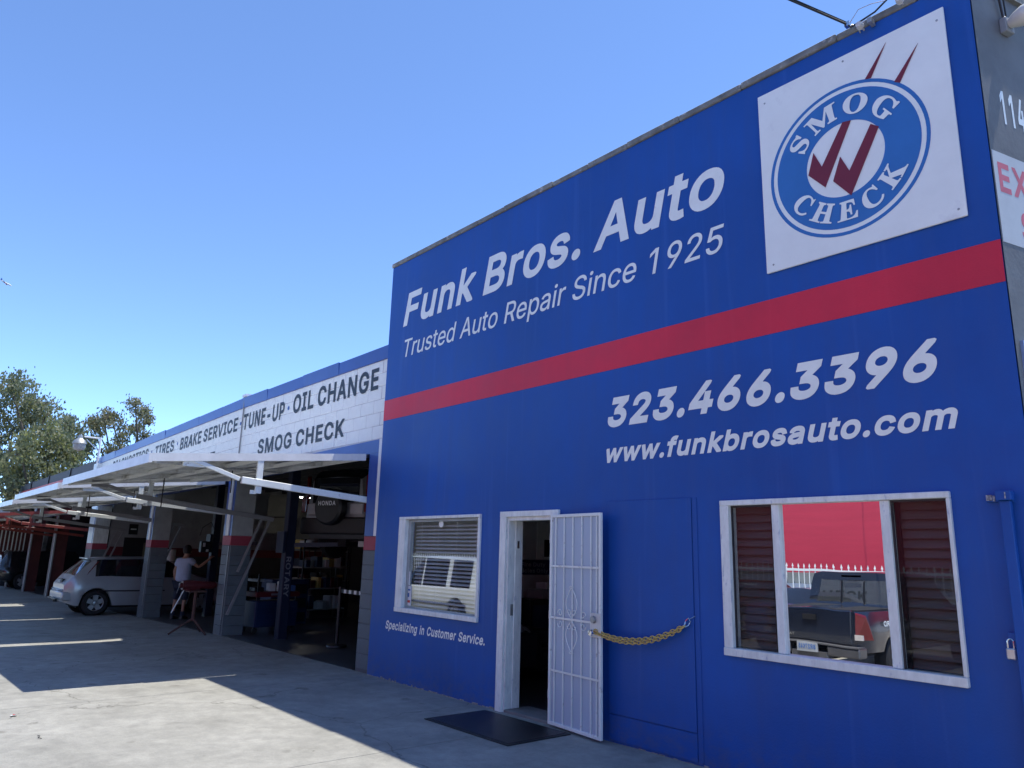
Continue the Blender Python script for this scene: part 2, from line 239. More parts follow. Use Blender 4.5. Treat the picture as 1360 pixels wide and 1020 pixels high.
# ------------------------------------------------------------------ lettering
GL = {'r': {
 '1': (453, [(207,-3,212,-5,278,-5,281,-3,281,513,278,514,197,514,80,429,81,360,83,350,203,437,206,439,207,438)]),
 '2': (453, [(58,-3,61,-5,394,-3,393,60,391,61,162,63,279,186,328,241,358,282,370,303,379,325,384,351,385,378,382,405,376,426,365,447,350,468,331,486,307,502,277,513,241,520,205,519,172,513,141,501,114,483,91,459,76,435,68,414,62,390,61,363,64,356,130,356,136,396,143,411,154,426,167,438,184,447,202,453,220,454,241,453,259,449,277,441,292,430,303,417,310,402,313,387,314,366,312,348,306,330,295,308,280,287,60,51,59,48)]),
 '5': (453, [(191,-10,231,-11,270,-5,294,2,312,10,340,32,354,46,368,65,385,98,394,134,395,179,387,221,379,242,369,262,357,278,339,298,307,320,288,328,264,335,243,338,222,338,201,336,182,332,162,323,141,312,155,446,369,446,371,449,371,512,369,514,93,514,91,512,61,251,63,248,129,240,153,256,183,267,216,271,246,268,273,257,294,239,309,218,320,188,322,167,321,143,316,122,306,101,294,84,277,71,261,62,243,57,222,55,201,56,180,62,165,70,149,83,137,98,131,113,126,134,55,134,57,107,65,83,78,58,94,38,115,20,138,6,162,-3)]),
 '9': (453, [(123,-3,130,-5,202,-5,204,-3,342,201,369,249,383,285,392,324,393,357,388,393,379,423,362,453,340,478,313,498,280,512,244,520,208,520,178,514,148,502,121,485,99,465,80,438,67,407,62,387,59,363,61,315,66,297,73,276,83,258,97,240,109,227,127,214,148,203,166,196,190,191,217,190,238,191,256,196,258,195), (214,248,196,252,177,261,161,273,148,288,138,306,132,327,130,348,131,369,135,387,142,405,154,423,169,436,186,447,202,452,220,454,244,453,262,449,280,439,292,429,304,414,313,396,319,378,321,357,320,333,316,312,307,294,298,279,286,267,271,258,253,251,232,248)]),
 'A': (480, [(9,-3,13,-4,88,-5,139,136,337,137,341,135,391,-3,397,-5,469,-3,279,513,199,514,196,513), (163,204,162,207,196,303,238,437,282,300,316,204)]),
 'R': (449, [(54,-3,57,-5,126,-4,130,-3,130,192,243,193,348,-3,354,-5,432,-4,435,-3,322,204,322,207,342,216,363,230,386,255,404,291,410,315,413,336,413,360,411,387,406,405,399,426,387,448,376,462,360,477,342,489,325,498,300,506,258,513,56,513), (132,260,130,264,130,444,132,447,240,446,267,444,297,434,312,424,322,414,329,402,336,384,339,363,339,342,336,321,329,303,321,291,312,281,291,269,258,261)]),
 'S': (447, [(188,-12,224,-14,269,-10,308,0,341,14,365,31,385,54,402,84,411,114,412,153,409,171,404,189,398,201,389,215,365,239,314,268,212,298,167,314,152,322,139,333,130,342,123,354,120,372,121,390,128,408,139,423,152,433,170,443,191,450,212,453,236,453,259,450,281,442,299,432,314,420,322,408,335,372,401,373,406,375,403,402,395,426,382,450,367,468,347,485,323,500,293,512,266,518,227,521,188,518,152,509,120,495,92,474,71,450,56,423,48,396,47,363,52,333,60,315,68,302,90,279,116,261,149,245,296,199,311,190,324,180,332,170,337,159,340,141,338,120,332,104,318,87,303,75,284,64,260,57,236,54,212,54,188,57,164,65,145,75,130,87,119,102,112,117,107,141,33,141,36,111,44,86,59,58,77,36,101,17,125,4,152,-4)]),
 'T': (449, [(188,-3,191,-5,260,-5,262,-3,263,447,419,447,422,450,422,513,28,513,27,450,29,447,188,447)]),
 'a': (389, [(134,-12,153,-13,177,-13,198,-9,216,-3,234,4,248,15,270,40,272,36,273,-3,342,-4,341,252,338,291,328,318,320,333,309,347,285,366,255,380,240,383,186,388,150,384,117,375,90,360,67,342,50,321,36,294,36,291,39,286,102,268,121,297,150,316,171,323,201,325,225,322,243,314,258,301,266,285,270,270,270,252,269,246,264,240,234,232,124,216,99,208,76,198,58,186,43,171,34,156,26,129,25,99,29,72,40,48,55,27,76,9,105,-4), (165,50,129,57,115,66,105,76,98,90,97,105,99,123,106,135,117,144,135,154,177,163,234,171,261,177,270,181,270,138,269,123,263,105,252,85,237,71,216,58,189,51)]),
 'c': (396, [(178,-11,214,-12,247,-9,274,-1,301,11,322,28,342,49,358,74,368,103,367,106,301,122,287,91,268,70,241,56,202,51,175,55,152,67,130,88,115,112,106,139,102,166,101,196,104,229,111,253,121,274,136,294,154,310,172,319,193,324,208,324,241,319,268,305,285,286,301,256,368,274,359,298,350,316,336,334,322,349,304,362,286,372,262,381,241,386,205,388,166,384,133,374,106,358,78,334,57,304,43,273,32,232,29,187,32,142,42,103,56,73,79,42,93,28,112,13,142,-1)]),
 'd': (424, [(168,-11,211,-12,229,-9,247,-4,266,7,282,19,290,28,307,50,308,-5,373,-4,376,-2,376,514,310,513,306,511,305,334,304,330,290,349,280,360,250,379,235,384,214,388,187,388,166,386,148,382,127,374,109,364,95,355,70,327,55,304,46,286,34,244,29,190,32,142,39,112,46,91,67,52,94,22,109,11,130,0,148,-6), (181,54,163,60,144,73,130,88,117,109,108,133,102,160,101,196,103,226,109,250,117,271,130,289,144,304,160,314,178,321,199,324,223,323,244,317,262,306,279,289,292,268,301,241,305,214,306,181,304,151,297,124,286,100,276,85,261,70,244,59,223,53,205,52)]),
 'e': (404, [(181,-11,214,-12,250,-9,280,-2,301,7,325,23,346,44,360,67,371,94,304,110,280,76,266,64,238,53,205,51,178,55,154,65,130,85,114,109,104,139,101,160,103,164,370,164,374,166,375,214,370,253,359,289,343,319,322,345,295,365,266,379,229,387,193,388,157,383,127,371,96,352,70,325,51,295,39,262,31,223,29,175,34,133,43,100,61,64,85,35,115,11,148,-3), (103,226,104,241,112,265,122,283,135,298,151,310,168,319,187,323,205,324,223,323,241,319,256,312,271,300,283,286,292,268,303,229,301,226)]),
 'i': (167, [(48,-3,50,-4,116,-5,119,-3,119,384,50,384,47,381), (66,441,83,438,101,441,116,450,127,465,131,483,127,501,117,516,104,524,86,528,68,526,53,517,39,501,36,483,39,465,48,453)]),
 'n': (410, [(47,-3,50,-4,119,-4,119,228,123,261,133,285,152,306,179,319,209,323,239,319,260,309,276,291,287,267,291,234,291,-3,296,-5,359,-5,361,-3,362,240,359,276,353,303,343,327,328,348,308,366,287,378,260,386,227,389,200,386,173,378,149,366,132,351,119,334,117,339,116,384,53,384,48,381)]),
 'o': (415, [(178,-11,217,-12,250,-8,283,2,310,17,337,42,354,67,372,103,382,142,386,187,382,235,371,274,354,310,331,340,301,364,274,377,238,386,199,388,166,384,133,374,105,358,78,334,57,304,43,273,32,232,29,187,32,142,42,103,56,73,79,42,93,28,112,13,142,-1), (193,51,169,57,152,67,135,82,120,103,110,124,104,151,101,181,102,211,106,238,114,262,124,280,139,298,157,312,175,320,196,324,220,324,241,320,261,310,279,295,292,277,304,251,311,223,313,196,312,166,308,139,300,115,291,97,277,78,259,64,241,55,220,51)]),
 'p': (424, [(47,-146,50,-148,116,-148,118,-146,119,46,122,44,134,28,146,15,179,-4,197,-9,215,-12,257,-10,293,0,323,16,350,43,364,64,374,82,387,121,394,166,394,214,387,256,374,295,354,328,329,355,301,373,275,383,248,388,215,388,191,385,170,378,149,364,134,350,119,329,117,334,117,382,116,384,50,383,48,382), (197,54,179,60,160,73,143,91,131,112,123,136,118,166,118,196,120,226,126,253,135,274,147,292,161,305,177,316,194,321,215,324,239,323,262,316,280,304,296,287,307,268,317,241,321,214,322,181,320,151,313,124,304,103,291,85,275,70,257,58,239,53,218,52)]),
 'r': (259, [(47,-3,50,-4,119,-4,119,237,122,264,130,282,139,294,152,304,167,313,182,318,200,320,245,316,248,318,248,387,245,388,206,389,173,383,155,375,143,366,129,354,119,340,117,345,116,384,53,384,48,381)]),
 's': (365, [(150,-11,183,-12,216,-10,246,-4,270,5,294,20,312,38,326,61,334,85,335,115,330,142,319,163,300,183,282,195,258,205,165,229,144,237,126,248,116,262,114,274,114,286,124,304,134,313,144,318,174,327,207,326,231,318,240,311,249,301,267,271,329,286,326,298,318,319,306,338,293,352,279,364,264,373,243,381,225,385,195,388,156,386,132,381,105,370,81,355,63,337,51,319,43,295,42,265,46,241,58,217,75,198,96,184,120,173,216,148,234,142,252,130,261,115,262,103,261,91,249,73,238,64,226,58,195,50,174,50,156,52,129,62,119,70,109,82,96,112,30,97,35,76,44,55,54,39,69,23,87,10,108,0)]),
 't': (227, [(141,-7,168,-9,192,-8,219,-1,206,56,201,58,165,55,147,59,139,65,135,71,131,95,131,320,135,322,207,322,208,326,209,380,208,383,204,384,132,384,131,473,129,475,60,476,60,386,57,384,1,383,0,323,3,321,57,322,60,320,60,92,64,59,74,35,93,13,114,0)]),
 'u': (410, [(155,-8,176,-9,200,-9,221,-5,238,1,267,19,293,46,293,49,293,-5,359,-5,361,-2,362,383,293,384,290,382,290,151,286,118,273,91,257,72,230,59,200,55,173,58,149,70,132,88,122,112,119,145,119,383,53,384,48,382,48,130,53,85,61,64,68,49,78,34,90,22,119,3,137,-3)]),
},
'm': {
 '-': (585, [(109,164,419,162,421,164,422,188,423,269,110,269,109,266)]),
 '.': (272, [(98,-28,128,-27,155,-18,176,-1,184,11,189,23,191,38,190,53,182,75,173,86,163,95,152,102,137,108,107,111,92,109,77,104,62,95,50,84,42,74,36,59,34,44,34,29,39,14,46,2,68,-17,83,-24)]),
 '1': (585, [(226,-24,347,-25,351,-24,350,534,233,533,224,532,76,441,76,357,78,321,80,318,116,337,224,404)]),
 '2': (585, [(50,-24,483,-24,483,82,249,82,244,84,351,179,408,235,442,276,455,297,465,319,472,345,474,372,472,399,466,420,456,444,439,468,420,488,399,504,363,522,318,535,267,540,219,537,177,526,156,517,132,504,101,480,76,450,65,429,57,402,53,372,52,339,54,336,171,337,177,382,181,393,189,405,201,417,216,425,231,431,249,434,270,434,291,432,309,427,327,418,339,408,347,396,351,381,352,366,349,351,344,339,330,318,315,300,52,60,50,57)]),
 '4': (585, [(308,-24,428,-24,430,-21,429,78,434,80,512,81,511,186,509,188,430,189,429,339,428,343,307,342,307,189,175,189,389,496,405,528,401,530,368,534,281,534,278,533,21,165,21,84,23,80,305,80,307,75)]),
 '5': (585, [(235,-31,286,-30,334,-22,376,-6,397,5,418,20,449,53,471,89,479,110,483,131,486,152,485,179,477,221,469,242,458,263,445,281,428,299,411,314,389,329,346,347,316,354,289,358,241,357,217,353,190,345,189,347,199,425,202,427,454,426,457,431,457,530,454,534,94,534,90,533,54,257,51,233,52,230,151,221,160,222,189,239,214,246,247,251,277,250,307,242,328,229,348,209,359,185,361,167,360,146,354,128,344,110,331,97,313,86,295,79,274,75,250,75,229,78,211,83,196,92,184,102,175,113,160,155,46,154,42,152,47,110,55,83,72,53,95,26,121,5,157,-12,193,-24)]),
 '7': (585, [(90,-24,208,-25,209,-24,483,438,486,447,486,534,49,532,49,427,338,426,92,12,75,-21,79,-23)]),
 '8': (585, [(238,-31,292,-31,337,-25,373,-15,412,1,445,24,470,53,489,86,496,116,498,137,496,158,491,179,482,200,471,218,457,236,442,251,418,269,435,284,450,302,462,323,470,344,475,368,475,389,471,413,464,434,455,452,439,473,421,490,403,503,379,517,352,528,331,534,301,539,256,540,211,535,172,525,136,507,106,486,85,464,68,434,58,398,58,362,63,341,69,326,78,308,89,293,115,269,91,251,73,233,55,209,44,185,37,158,36,134,38,107,47,80,58,59,75,38,97,17,121,2,151,-12,172,-19,205,-27), (232,76,207,83,189,92,174,104,164,119,160,137,163,155,172,172,187,187,208,199,229,206,253,209,283,209,307,205,328,197,349,185,361,172,371,152,372,131,363,110,349,95,328,83,298,76,265,74), (241,316,223,321,207,329,196,338,186,353,182,368,182,386,187,398,197,413,208,421,226,428,247,433,268,434,289,433,307,428,325,421,337,412,348,395,351,374,346,353,335,338,319,325,298,318,271,315)]),
 'A': (616, [(-18,-24,116,-24,174,116,177,117,387,117,390,114,449,-24,584,-24,341,534,222,534,219,533), (222,224,220,225,221,228,249,294,279,376,282,377,314,294,343,225)]),
 'B': (588, [(45,-24,292,-24,358,-20,394,-12,433,3,466,24,487,46,505,75,514,102,518,135,514,171,504,201,487,228,466,249,440,267,468,294,477,306,484,320,493,354,493,393,486,423,473,450,457,471,433,493,409,508,385,518,355,527,322,532,283,534,46,532), (172,83,172,204,175,206,298,205,331,201,349,195,370,182,384,168,391,153,393,132,387,114,373,99,352,89,331,85,301,82), (172,311,172,426,283,426,319,423,334,419,349,412,360,402,368,390,371,369,365,348,352,332,331,319,310,313,286,310)]),
 'C': (652, [(288,-31,344,-30,392,-23,443,-7,482,13,518,40,548,75,569,113,578,137,583,158,582,167,578,174,572,180,563,184,467,185,464,182,444,137,433,122,419,109,395,95,374,86,347,80,317,78,296,78,269,83,229,98,214,107,196,122,183,137,170,155,155,191,147,230,147,275,155,317,170,353,189,380,213,401,245,417,275,427,305,430,338,429,365,424,398,412,419,399,431,389,448,365,466,323,587,323,589,326,576,377,562,410,539,445,515,470,480,497,443,516,398,530,353,538,296,540,266,537,236,532,206,523,179,512,152,498,128,482,107,464,86,441,69,419,53,392,36,350,28,320,23,290,22,236,25,203,31,173,41,143,53,116,69,89,86,66,107,44,128,26,152,10,179,-3,206,-14,236,-23)]),
 'D': (642, [(45,-24,277,-24,313,-22,346,-17,394,-4,436,14,474,39,499,62,517,84,532,106,545,132,556,159,566,207,569,237,569,270,563,321,556,351,545,378,518,426,487,459,453,486,415,505,382,518,337,528,301,532,265,533,46,532), (172,83,172,426,271,426,307,423,349,412,382,396,406,375,424,351,435,324,443,288,445,255,442,213,432,177,416,147,400,128,379,112,355,99,328,90,304,85,268,82)]),
 'E': (544, [(45,-24,466,-24,468,78,466,82,175,82,172,84,172,204,442,203,444,207,442,309,439,311,172,311,172,426,460,426,463,429,463,453,463,531,461,534,46,532)]),
 'F': (534, [(45,-24,171,-24,172,195,430,195,433,197,433,300,430,302,172,303,172,426,457,426,460,429,460,534,46,532)]),
 'G': (664, [(289,-31,347,-30,401,-22,454,-4,491,16,528,47,545,66,558,86,577,125,583,146,587,173,588,260,583,272,572,279,563,281,311,281,308,278,308,176,311,173,461,173,458,161,450,143,429,116,401,95,368,83,326,78,287,80,251,88,221,102,194,124,173,151,161,173,155,191,147,230,147,275,155,317,170,353,189,380,213,401,245,418,275,427,305,430,338,429,371,422,404,407,428,387,446,364,467,324,590,323,593,325,576,380,563,409,540,443,515,470,482,494,443,515,398,530,353,538,296,540,263,537,233,531,205,524,176,512,152,499,126,482,104,462,86,443,68,419,54,395,35,350,28,320,23,290,22,236,25,203,31,173,41,143,53,116,66,92,84,68,104,46,125,27,165,2,191,-9,221,-19,251,-26)]),
 'H': (660, [(45,-24,171,-24,172,207,436,207,438,-24,563,-24,564,531,563,534,438,534,437,315,433,314,172,314,172,534,46,532)]),
 'I': (404, [(11,-24,341,-24,342,81,243,82,241,84,240,423,243,427,339,426,342,428,342,534,12,532,12,427,113,426,114,87,114,84,111,82,11,81)]),
 'K': (601, [(45,-24,171,-24,172,156,229,207,232,207,426,-24,529,-25,562,-17,564,-15,549,15,322,285,323,288,546,492,551,498,560,522,529,533,418,533,172,305,172,534,46,532)]),
 'L': (514, [(45,-24,450,-24,450,78,448,82,172,83,172,534,46,534,45,531)]),
 'M': (791, [(45,-24,166,-25,169,-24,169,299,320,-24,322,-25,415,-25,419,-24,568,299,569,-24,571,-25,694,-24,695,534,544,533,392,198,370,145,349,198,196,531,193,534,46,532)]),
 'N': (667, [(45,-24,169,-25,172,-24,171,336,172,339,217,275,442,-23,570,-24,571,507,570,531,568,533,445,534,445,170,172,534,46,532)]),
 'O': (679, [(288,-31,347,-30,380,-26,407,-19,452,-3,479,11,501,26,524,45,542,64,569,104,583,131,593,158,603,206,606,236,606,272,603,305,598,332,582,380,569,405,554,428,534,452,512,473,491,489,467,504,422,524,395,531,362,537,332,540,299,540,266,537,236,532,206,523,179,512,140,490,116,471,95,452,78,431,61,407,47,380,37,353,25,302,22,272,22,236,25,203,31,173,41,143,53,116,80,74,95,56,117,35,140,17,167,2,193,-10,221,-19,251,-26), (287,79,251,88,221,102,194,123,173,150,157,182,148,221,146,263,150,299,161,334,173,359,195,386,221,406,245,418,278,427,314,430,350,427,383,418,413,402,440,380,458,355,471,326,480,290,482,254,478,209,470,179,455,149,439,128,415,107,386,91,353,81,323,78)]),
 'P': (575, [(45,-24,171,-24,172,159,304,161,334,164,367,171,400,183,430,200,454,219,475,243,490,270,502,306,507,339,505,378,497,408,481,442,462,468,439,487,412,504,382,518,355,525,319,531,277,533,46,532), (172,267,172,426,280,426,313,423,331,419,346,412,360,402,370,390,376,378,379,363,380,342,378,324,374,312,366,300,346,282,325,273,295,267)]),
 'R': (580, [(45,-24,171,-24,172,171,175,173,277,172,402,-24,505,-24,543,-21,526,12,408,195,448,221,475,249,495,285,505,324,507,351,506,372,503,393,497,414,487,435,475,454,462,471,446,486,421,502,391,516,358,525,322,531,277,534,46,532), (172,281,172,426,283,426,319,423,340,417,352,411,364,401,373,390,379,375,381,360,379,330,370,310,361,301,349,293,325,285,292,280)]),
 'S': (577, [(234,-33,278,-33,332,-28,377,-16,419,1,448,21,474,48,494,81,503,111,506,129,505,153,503,171,497,192,488,210,478,222,446,252,434,260,374,288,257,316,203,332,179,345,167,355,162,363,160,378,163,390,173,404,185,414,201,423,221,429,245,433,272,433,293,432,317,426,338,417,353,408,362,399,369,390,377,353,501,354,495,399,489,423,475,450,458,471,434,492,401,512,362,527,326,536,269,540,218,537,173,528,131,511,98,491,68,463,57,447,47,429,37,393,36,372,37,351,47,317,55,303,68,285,95,262,128,243,167,227,341,181,365,167,374,160,380,153,383,138,379,123,368,107,354,96,332,85,311,78,284,74,257,74,233,75,209,80,188,88,170,98,160,108,152,120,140,162,44,162,17,161,16,159,22,114,32,84,50,51,75,24,104,3,143,-14,185,-26)]),
 'T': (580, [(202,-24,327,-24,328,426,514,426,517,429,516,534,13,532,13,427,202,426)]),
 'U': (660, [(276,-32,319,-32,361,-29,400,-21,438,-8,471,10,499,31,523,55,543,85,552,106,559,127,563,163,564,532,562,534,442,534,438,532,438,178,434,151,427,133,418,119,404,106,388,95,373,87,352,81,331,78,304,77,280,78,256,82,238,87,220,96,205,106,193,118,183,133,175,151,171,178,171,508,168,520,160,529,148,533,49,533,45,532,46,163,50,130,58,103,72,76,92,49,112,29,139,9,169,-7,196,-17,235,-26)]),
 'V': (616, [(224,-24,342,-25,345,-22,570,501,571,510,569,519,558,530,546,533,450,534,447,531,285,130,282,130,249,216,115,534,-18,534)]),
 'X': (609, [(14,-24,120,-24,234,113,279,172,324,114,438,-24,537,-25,572,-18,573,-15,558,15,358,261,358,264,547,495,562,525,561,527,528,534,429,534,330,414,282,350,279,349,259,378,135,533,33,533,0,527,-2,525,15,492,203,261,0,13,-14,-15,-12,-18)]),
 'Y': (607, [(215,-24,341,-24,342,201,557,495,575,528,573,529,537,534,435,533,311,360,279,313,276,314,120,533,15,534,-19,528,-2,495,213,201)]),
 'a': (509, [(166,-33,203,-33,236,-29,269,-19,299,-4,301,-9,302,-25,419,-25,423,-24,422,252,417,294,405,327,383,356,359,376,323,393,284,403,221,408,173,404,125,391,91,375,59,350,38,324,10,276,14,273,125,246,128,246,156,282,185,298,200,303,233,305,263,302,284,293,296,279,299,267,299,257,272,251,143,235,113,228,86,217,62,205,44,191,29,174,19,156,11,123,11,90,20,57,28,42,38,27,59,6,92,-14,128,-26), (191,71,158,76,140,87,134,96,133,105,136,117,141,123,164,134,209,143,299,155,300,135,297,123,288,105,275,92,257,81,236,73,209,70)]),
 'c': (517, [(219,-32,265,-32,307,-26,343,-15,376,0,404,22,428,49,443,73,462,118,458,121,346,145,325,105,306,88,280,76,241,71,211,75,190,83,169,100,155,118,144,142,139,169,138,199,142,226,151,250,162,268,178,284,196,295,214,301,235,304,280,300,304,289,321,274,346,233,461,259,445,298,434,319,421,337,400,358,379,373,355,386,325,397,292,405,244,408,193,404,148,391,115,375,79,347,50,313,30,274,19,235,15,187,20,136,25,115,34,92,44,73,58,52,88,20,127,-6,169,-23)]),
 'e': (527, [(223,-32,268,-32,307,-28,343,-19,380,-2,406,16,432,43,447,67,463,106,463,109,352,132,318,91,310,84,280,73,244,71,217,74,190,83,169,97,151,118,143,139,142,142,145,144,463,145,462,214,457,247,446,286,427,322,415,338,398,355,364,379,322,397,280,406,229,408,181,402,144,391,103,368,70,339,44,304,27,268,17,223,15,175,22,127,29,103,39,82,62,46,94,14,130,-7,172,-23), (148,246,145,247,146,250,157,267,168,280,181,289,208,301,241,304,274,301,298,292,310,283,321,271,328,259,333,247)]),
 'g': (552, [(215,-175,256,-175,301,-171,340,-163,370,-152,397,-137,418,-120,439,-97,452,-73,461,-43,463,-10,463,404,346,403,343,376,325,387,303,398,286,403,265,407,238,408,208,407,163,399,121,383,85,357,55,324,32,284,21,251,16,215,15,179,19,143,28,110,38,86,55,59,79,33,103,15,140,-4,172,-13,205,-18,247,-19,280,-15,313,-4,340,10,341,8,339,-25,331,-43,322,-51,310,-59,280,-68,256,-71,232,-71,208,-69,190,-64,163,-49,124,-10,24,-58,53,-103,73,-122,94,-139,121,-152,151,-163,184,-171), (220,85,199,90,181,99,166,111,154,128,144,149,139,173,138,206,142,230,148,245,161,269,175,283,190,294,208,300,229,304,253,304,274,301,292,294,310,282,322,269,332,251,339,230,342,206,342,179,338,152,332,134,323,119,313,106,298,96,280,88,262,85,241,84)]),
 'h': (534, [(37,-24,159,-24,159,228,162,252,170,270,179,280,191,289,218,300,248,303,275,301,296,292,313,276,322,255,324,234,325,-24,443,-25,446,-24,445,252,440,291,427,327,407,355,382,378,350,395,317,404,278,408,236,406,197,397,160,381,158,534,38,534,37,531)]),
 'i': (247, [(38,-24,156,-25,159,-24,159,402,156,404,39,404,37,402), (80,420,105,418,132,424,153,438,161,447,168,459,173,483,168,507,162,518,154,528,132,542,117,547,102,548,87,548,72,544,57,538,45,529,35,519,28,507,24,495,23,480,26,465,31,453,41,441,54,430,66,424)]),
 'k': (500, [(37,-24,159,-24,159,126,160,129,179,143,335,-24,440,-24,472,-15,458,15,274,213,274,216,441,360,447,369,455,390,428,403,326,404,161,261,159,267,159,534,38,532)]),
 'l': (273, [(142,-26,194,-25,245,-17,218,79,170,77,161,78,160,82,159,532,155,534,38,534,37,532,37,85,39,58,44,40,51,25,71,0,86,-10,101,-17,122,-23)]),
 'm': (770, [(37,-24,159,-24,159,237,161,255,168,273,185,291,206,300,233,304,257,302,275,296,289,285,297,270,298,-24,419,-24,420,246,422,261,429,279,446,294,467,302,494,304,518,302,539,294,551,285,558,270,560,252,559,-24,680,-25,682,-21,682,264,676,303,662,336,642,363,611,386,581,400,539,409,491,409,446,400,407,382,377,358,356,378,336,393,311,403,281,409,245,410,215,406,186,396,158,380,157,402,155,404,38,403)]),
 'n': (534, [(37,-24,159,-24,159,228,162,252,170,270,179,280,191,289,218,300,248,303,275,301,296,292,313,276,322,255,324,234,325,-24,445,-24,446,240,444,270,438,300,429,324,418,342,400,363,380,378,356,392,326,402,296,407,257,408,224,404,185,393,158,378,157,402,155,404,38,403)]),
 'o': (540, [(219,-32,268,-32,309,-26,352,-12,385,6,418,35,440,64,460,103,470,139,474,187,469,238,459,274,439,313,412,347,376,375,340,392,295,404,244,408,196,405,151,393,115,375,79,347,50,313,30,274,19,235,15,187,20,136,25,115,34,92,44,73,58,52,88,20,127,-6,169,-23), (223,72,202,77,184,87,166,103,153,121,143,145,139,169,138,196,142,223,148,244,157,262,172,278,190,292,208,300,229,304,253,304,274,301,295,294,313,283,325,271,337,253,345,229,350,205,351,181,347,154,341,133,332,115,321,100,304,86,286,77,268,72,244,71)]),
 'p': (550, [(37,-167,159,-167,159,-5,161,0,200,-21,230,-29,272,-32,320,-28,359,-16,392,1,425,27,451,61,468,94,480,139,485,190,481,238,468,283,451,316,425,349,392,376,371,387,350,396,320,404,293,408,251,408,212,403,188,394,158,376,157,403,155,404,37,403), (245,72,224,76,206,85,188,98,175,115,166,136,160,160,158,190,160,217,165,241,173,259,185,276,200,288,215,297,233,302,257,304,281,303,302,297,320,287,335,274,345,259,353,241,359,217,362,190,360,163,355,142,347,121,337,106,323,92,305,81,290,75,266,72)]),
 'r': (356, [(37,-24,159,-24,159,237,163,258,169,270,181,282,197,291,212,297,242,300,284,297,311,297,311,408,251,409,221,407,188,398,158,383,157,402,155,404,62,404,37,402)]),
 's': (481, [(188,-32,225,-32,267,-29,306,-20,333,-9,363,8,387,31,405,58,413,82,415,115,409,145,394,172,369,196,345,211,321,221,288,230,183,253,162,262,154,271,154,283,159,289,168,296,192,304,219,307,249,305,270,296,284,283,296,262,306,249,412,271,406,298,397,319,384,340,369,357,348,375,330,386,309,395,282,402,240,408,192,407,153,401,117,389,81,370,58,349,42,325,32,298,30,265,36,235,50,208,61,196,75,183,93,172,123,158,159,147,261,126,281,118,289,109,291,103,288,95,270,80,243,72,213,70,177,74,153,85,141,98,133,118,123,135,15,114,12,112,22,73,31,52,45,31,66,10,93,-7,123,-20,156,-28)]),
 't': (318, [(175,-28,229,-27,280,-17,282,-16,256,79,202,75,187,76,177,80,173,95,173,299,175,302,265,302,265,401,262,403,241,403,175,404,173,407,172,495,55,496,52,494,51,407,49,404,-16,403,-18,305,-16,301,49,302,51,299,52,83,57,53,66,32,85,8,110,-10,139,-21)]),
 'u': (534, [(191,-29,227,-29,266,-24,296,-14,326,1,327,-23,329,-24,443,-25,445,-23,446,403,326,404,324,403,324,154,321,130,317,118,310,106,293,90,266,78,236,75,206,78,185,87,169,103,161,124,159,145,159,403,155,404,38,403,37,130,40,100,48,70,56,52,70,31,86,13,101,1,117,-8,143,-19,167,-25)]),
 'v': (509, [(175,-24,281,-25,283,-24,476,402,473,404,344,404,230,135,116,403,-12,404,-18,402)]),
 'y': (509, [(91,-169,113,-169,137,-168,161,-163,179,-156,200,-145,218,-132,230,-120,245,-100,264,-67,476,404,343,404,230,135,116,403,-19,404,164,-1,150,-37,142,-49,137,-54,116,-63,56,-59,53,-61,23,-157,26,-159,47,-163)]),
 'z': (498, [(24,-24,424,-24,424,57,424,78,421,80,202,81,415,318,417,330,418,402,415,404,58,404,34,403,32,402,32,300,34,297,244,297,25,57)]),
},
'k': {
 '.': (392, [(130,-43,166,-44,202,-39,232,-26,246,-16,258,-4,265,8,271,23,273,50,269,65,264,77,256,89,244,100,223,112,199,122,172,127,148,127,124,124,97,115,76,104,58,88,47,71,42,50,43,26,49,7,64,-12,82,-25,103,-36)]),
 '2': (829, [(63,-39,66,-41,678,-41,681,-39,683,96,681,98,389,99,501,171,570,219,612,255,630,274,645,294,657,315,664,336,668,357,669,384,665,405,657,427,646,447,633,465,615,483,588,502,564,516,531,531,501,540,462,549,429,553,387,556,354,556,309,553,276,548,237,539,207,529,174,514,150,501,122,480,96,452,84,432,77,417,69,384,65,321,243,320,251,372,261,387,273,397,291,406,315,413,336,417,363,418,393,417,420,414,444,407,462,400,478,390,485,381,486,369,484,360,479,351,462,333,441,315,66,70,64,66)]),
 '3': (829, [(308,-46,360,-47,426,-44,489,-34,534,-23,576,-5,618,19,646,44,669,74,680,95,684,110,688,131,689,149,687,170,681,191,663,225,648,243,631,260,597,283,546,306,519,315,486,323,654,440,654,549,78,550,74,548,74,413,75,410,346,410,217,320,217,209,219,206,357,206,417,200,441,194,472,182,489,169,500,155,501,140,496,128,483,117,463,107,435,98,411,94,378,91,342,91,309,94,279,99,258,105,238,116,230,122,223,131,210,170,207,173,23,173,34,113,43,83,63,50,90,24,132,-1,182,-22,237,-36)]),
 '4': (829, [(424,-39,429,-40,606,-40,607,63,720,64,722,66,720,204,609,204,606,207,606,358,429,358,425,360,542,480,550,492,568,531,567,534,519,549,390,549,24,174,24,69,27,64,423,64), (276,204,276,207,423,357,423,204)]),
 '6': (829, [(325,-46,387,-47,438,-44,495,-33,540,-18,585,3,620,29,651,62,671,98,678,119,682,143,682,170,679,191,665,230,655,248,639,269,615,290,594,305,546,329,492,345,423,353,419,356,564,485,582,527,580,530,559,539,546,547,531,550,399,549,198,370,150,324,105,272,87,244,76,221,68,194,65,173,65,149,67,128,80,89,92,68,108,46,126,28,147,12,195,-13,233,-28,261,-35), (336,91,309,98,282,110,264,122,250,140,247,158,250,176,262,191,284,206,309,216,339,222,372,223,411,221,438,215,465,203,480,193,494,176,498,158,495,140,481,122,462,108,432,96,405,91,372,89)]),
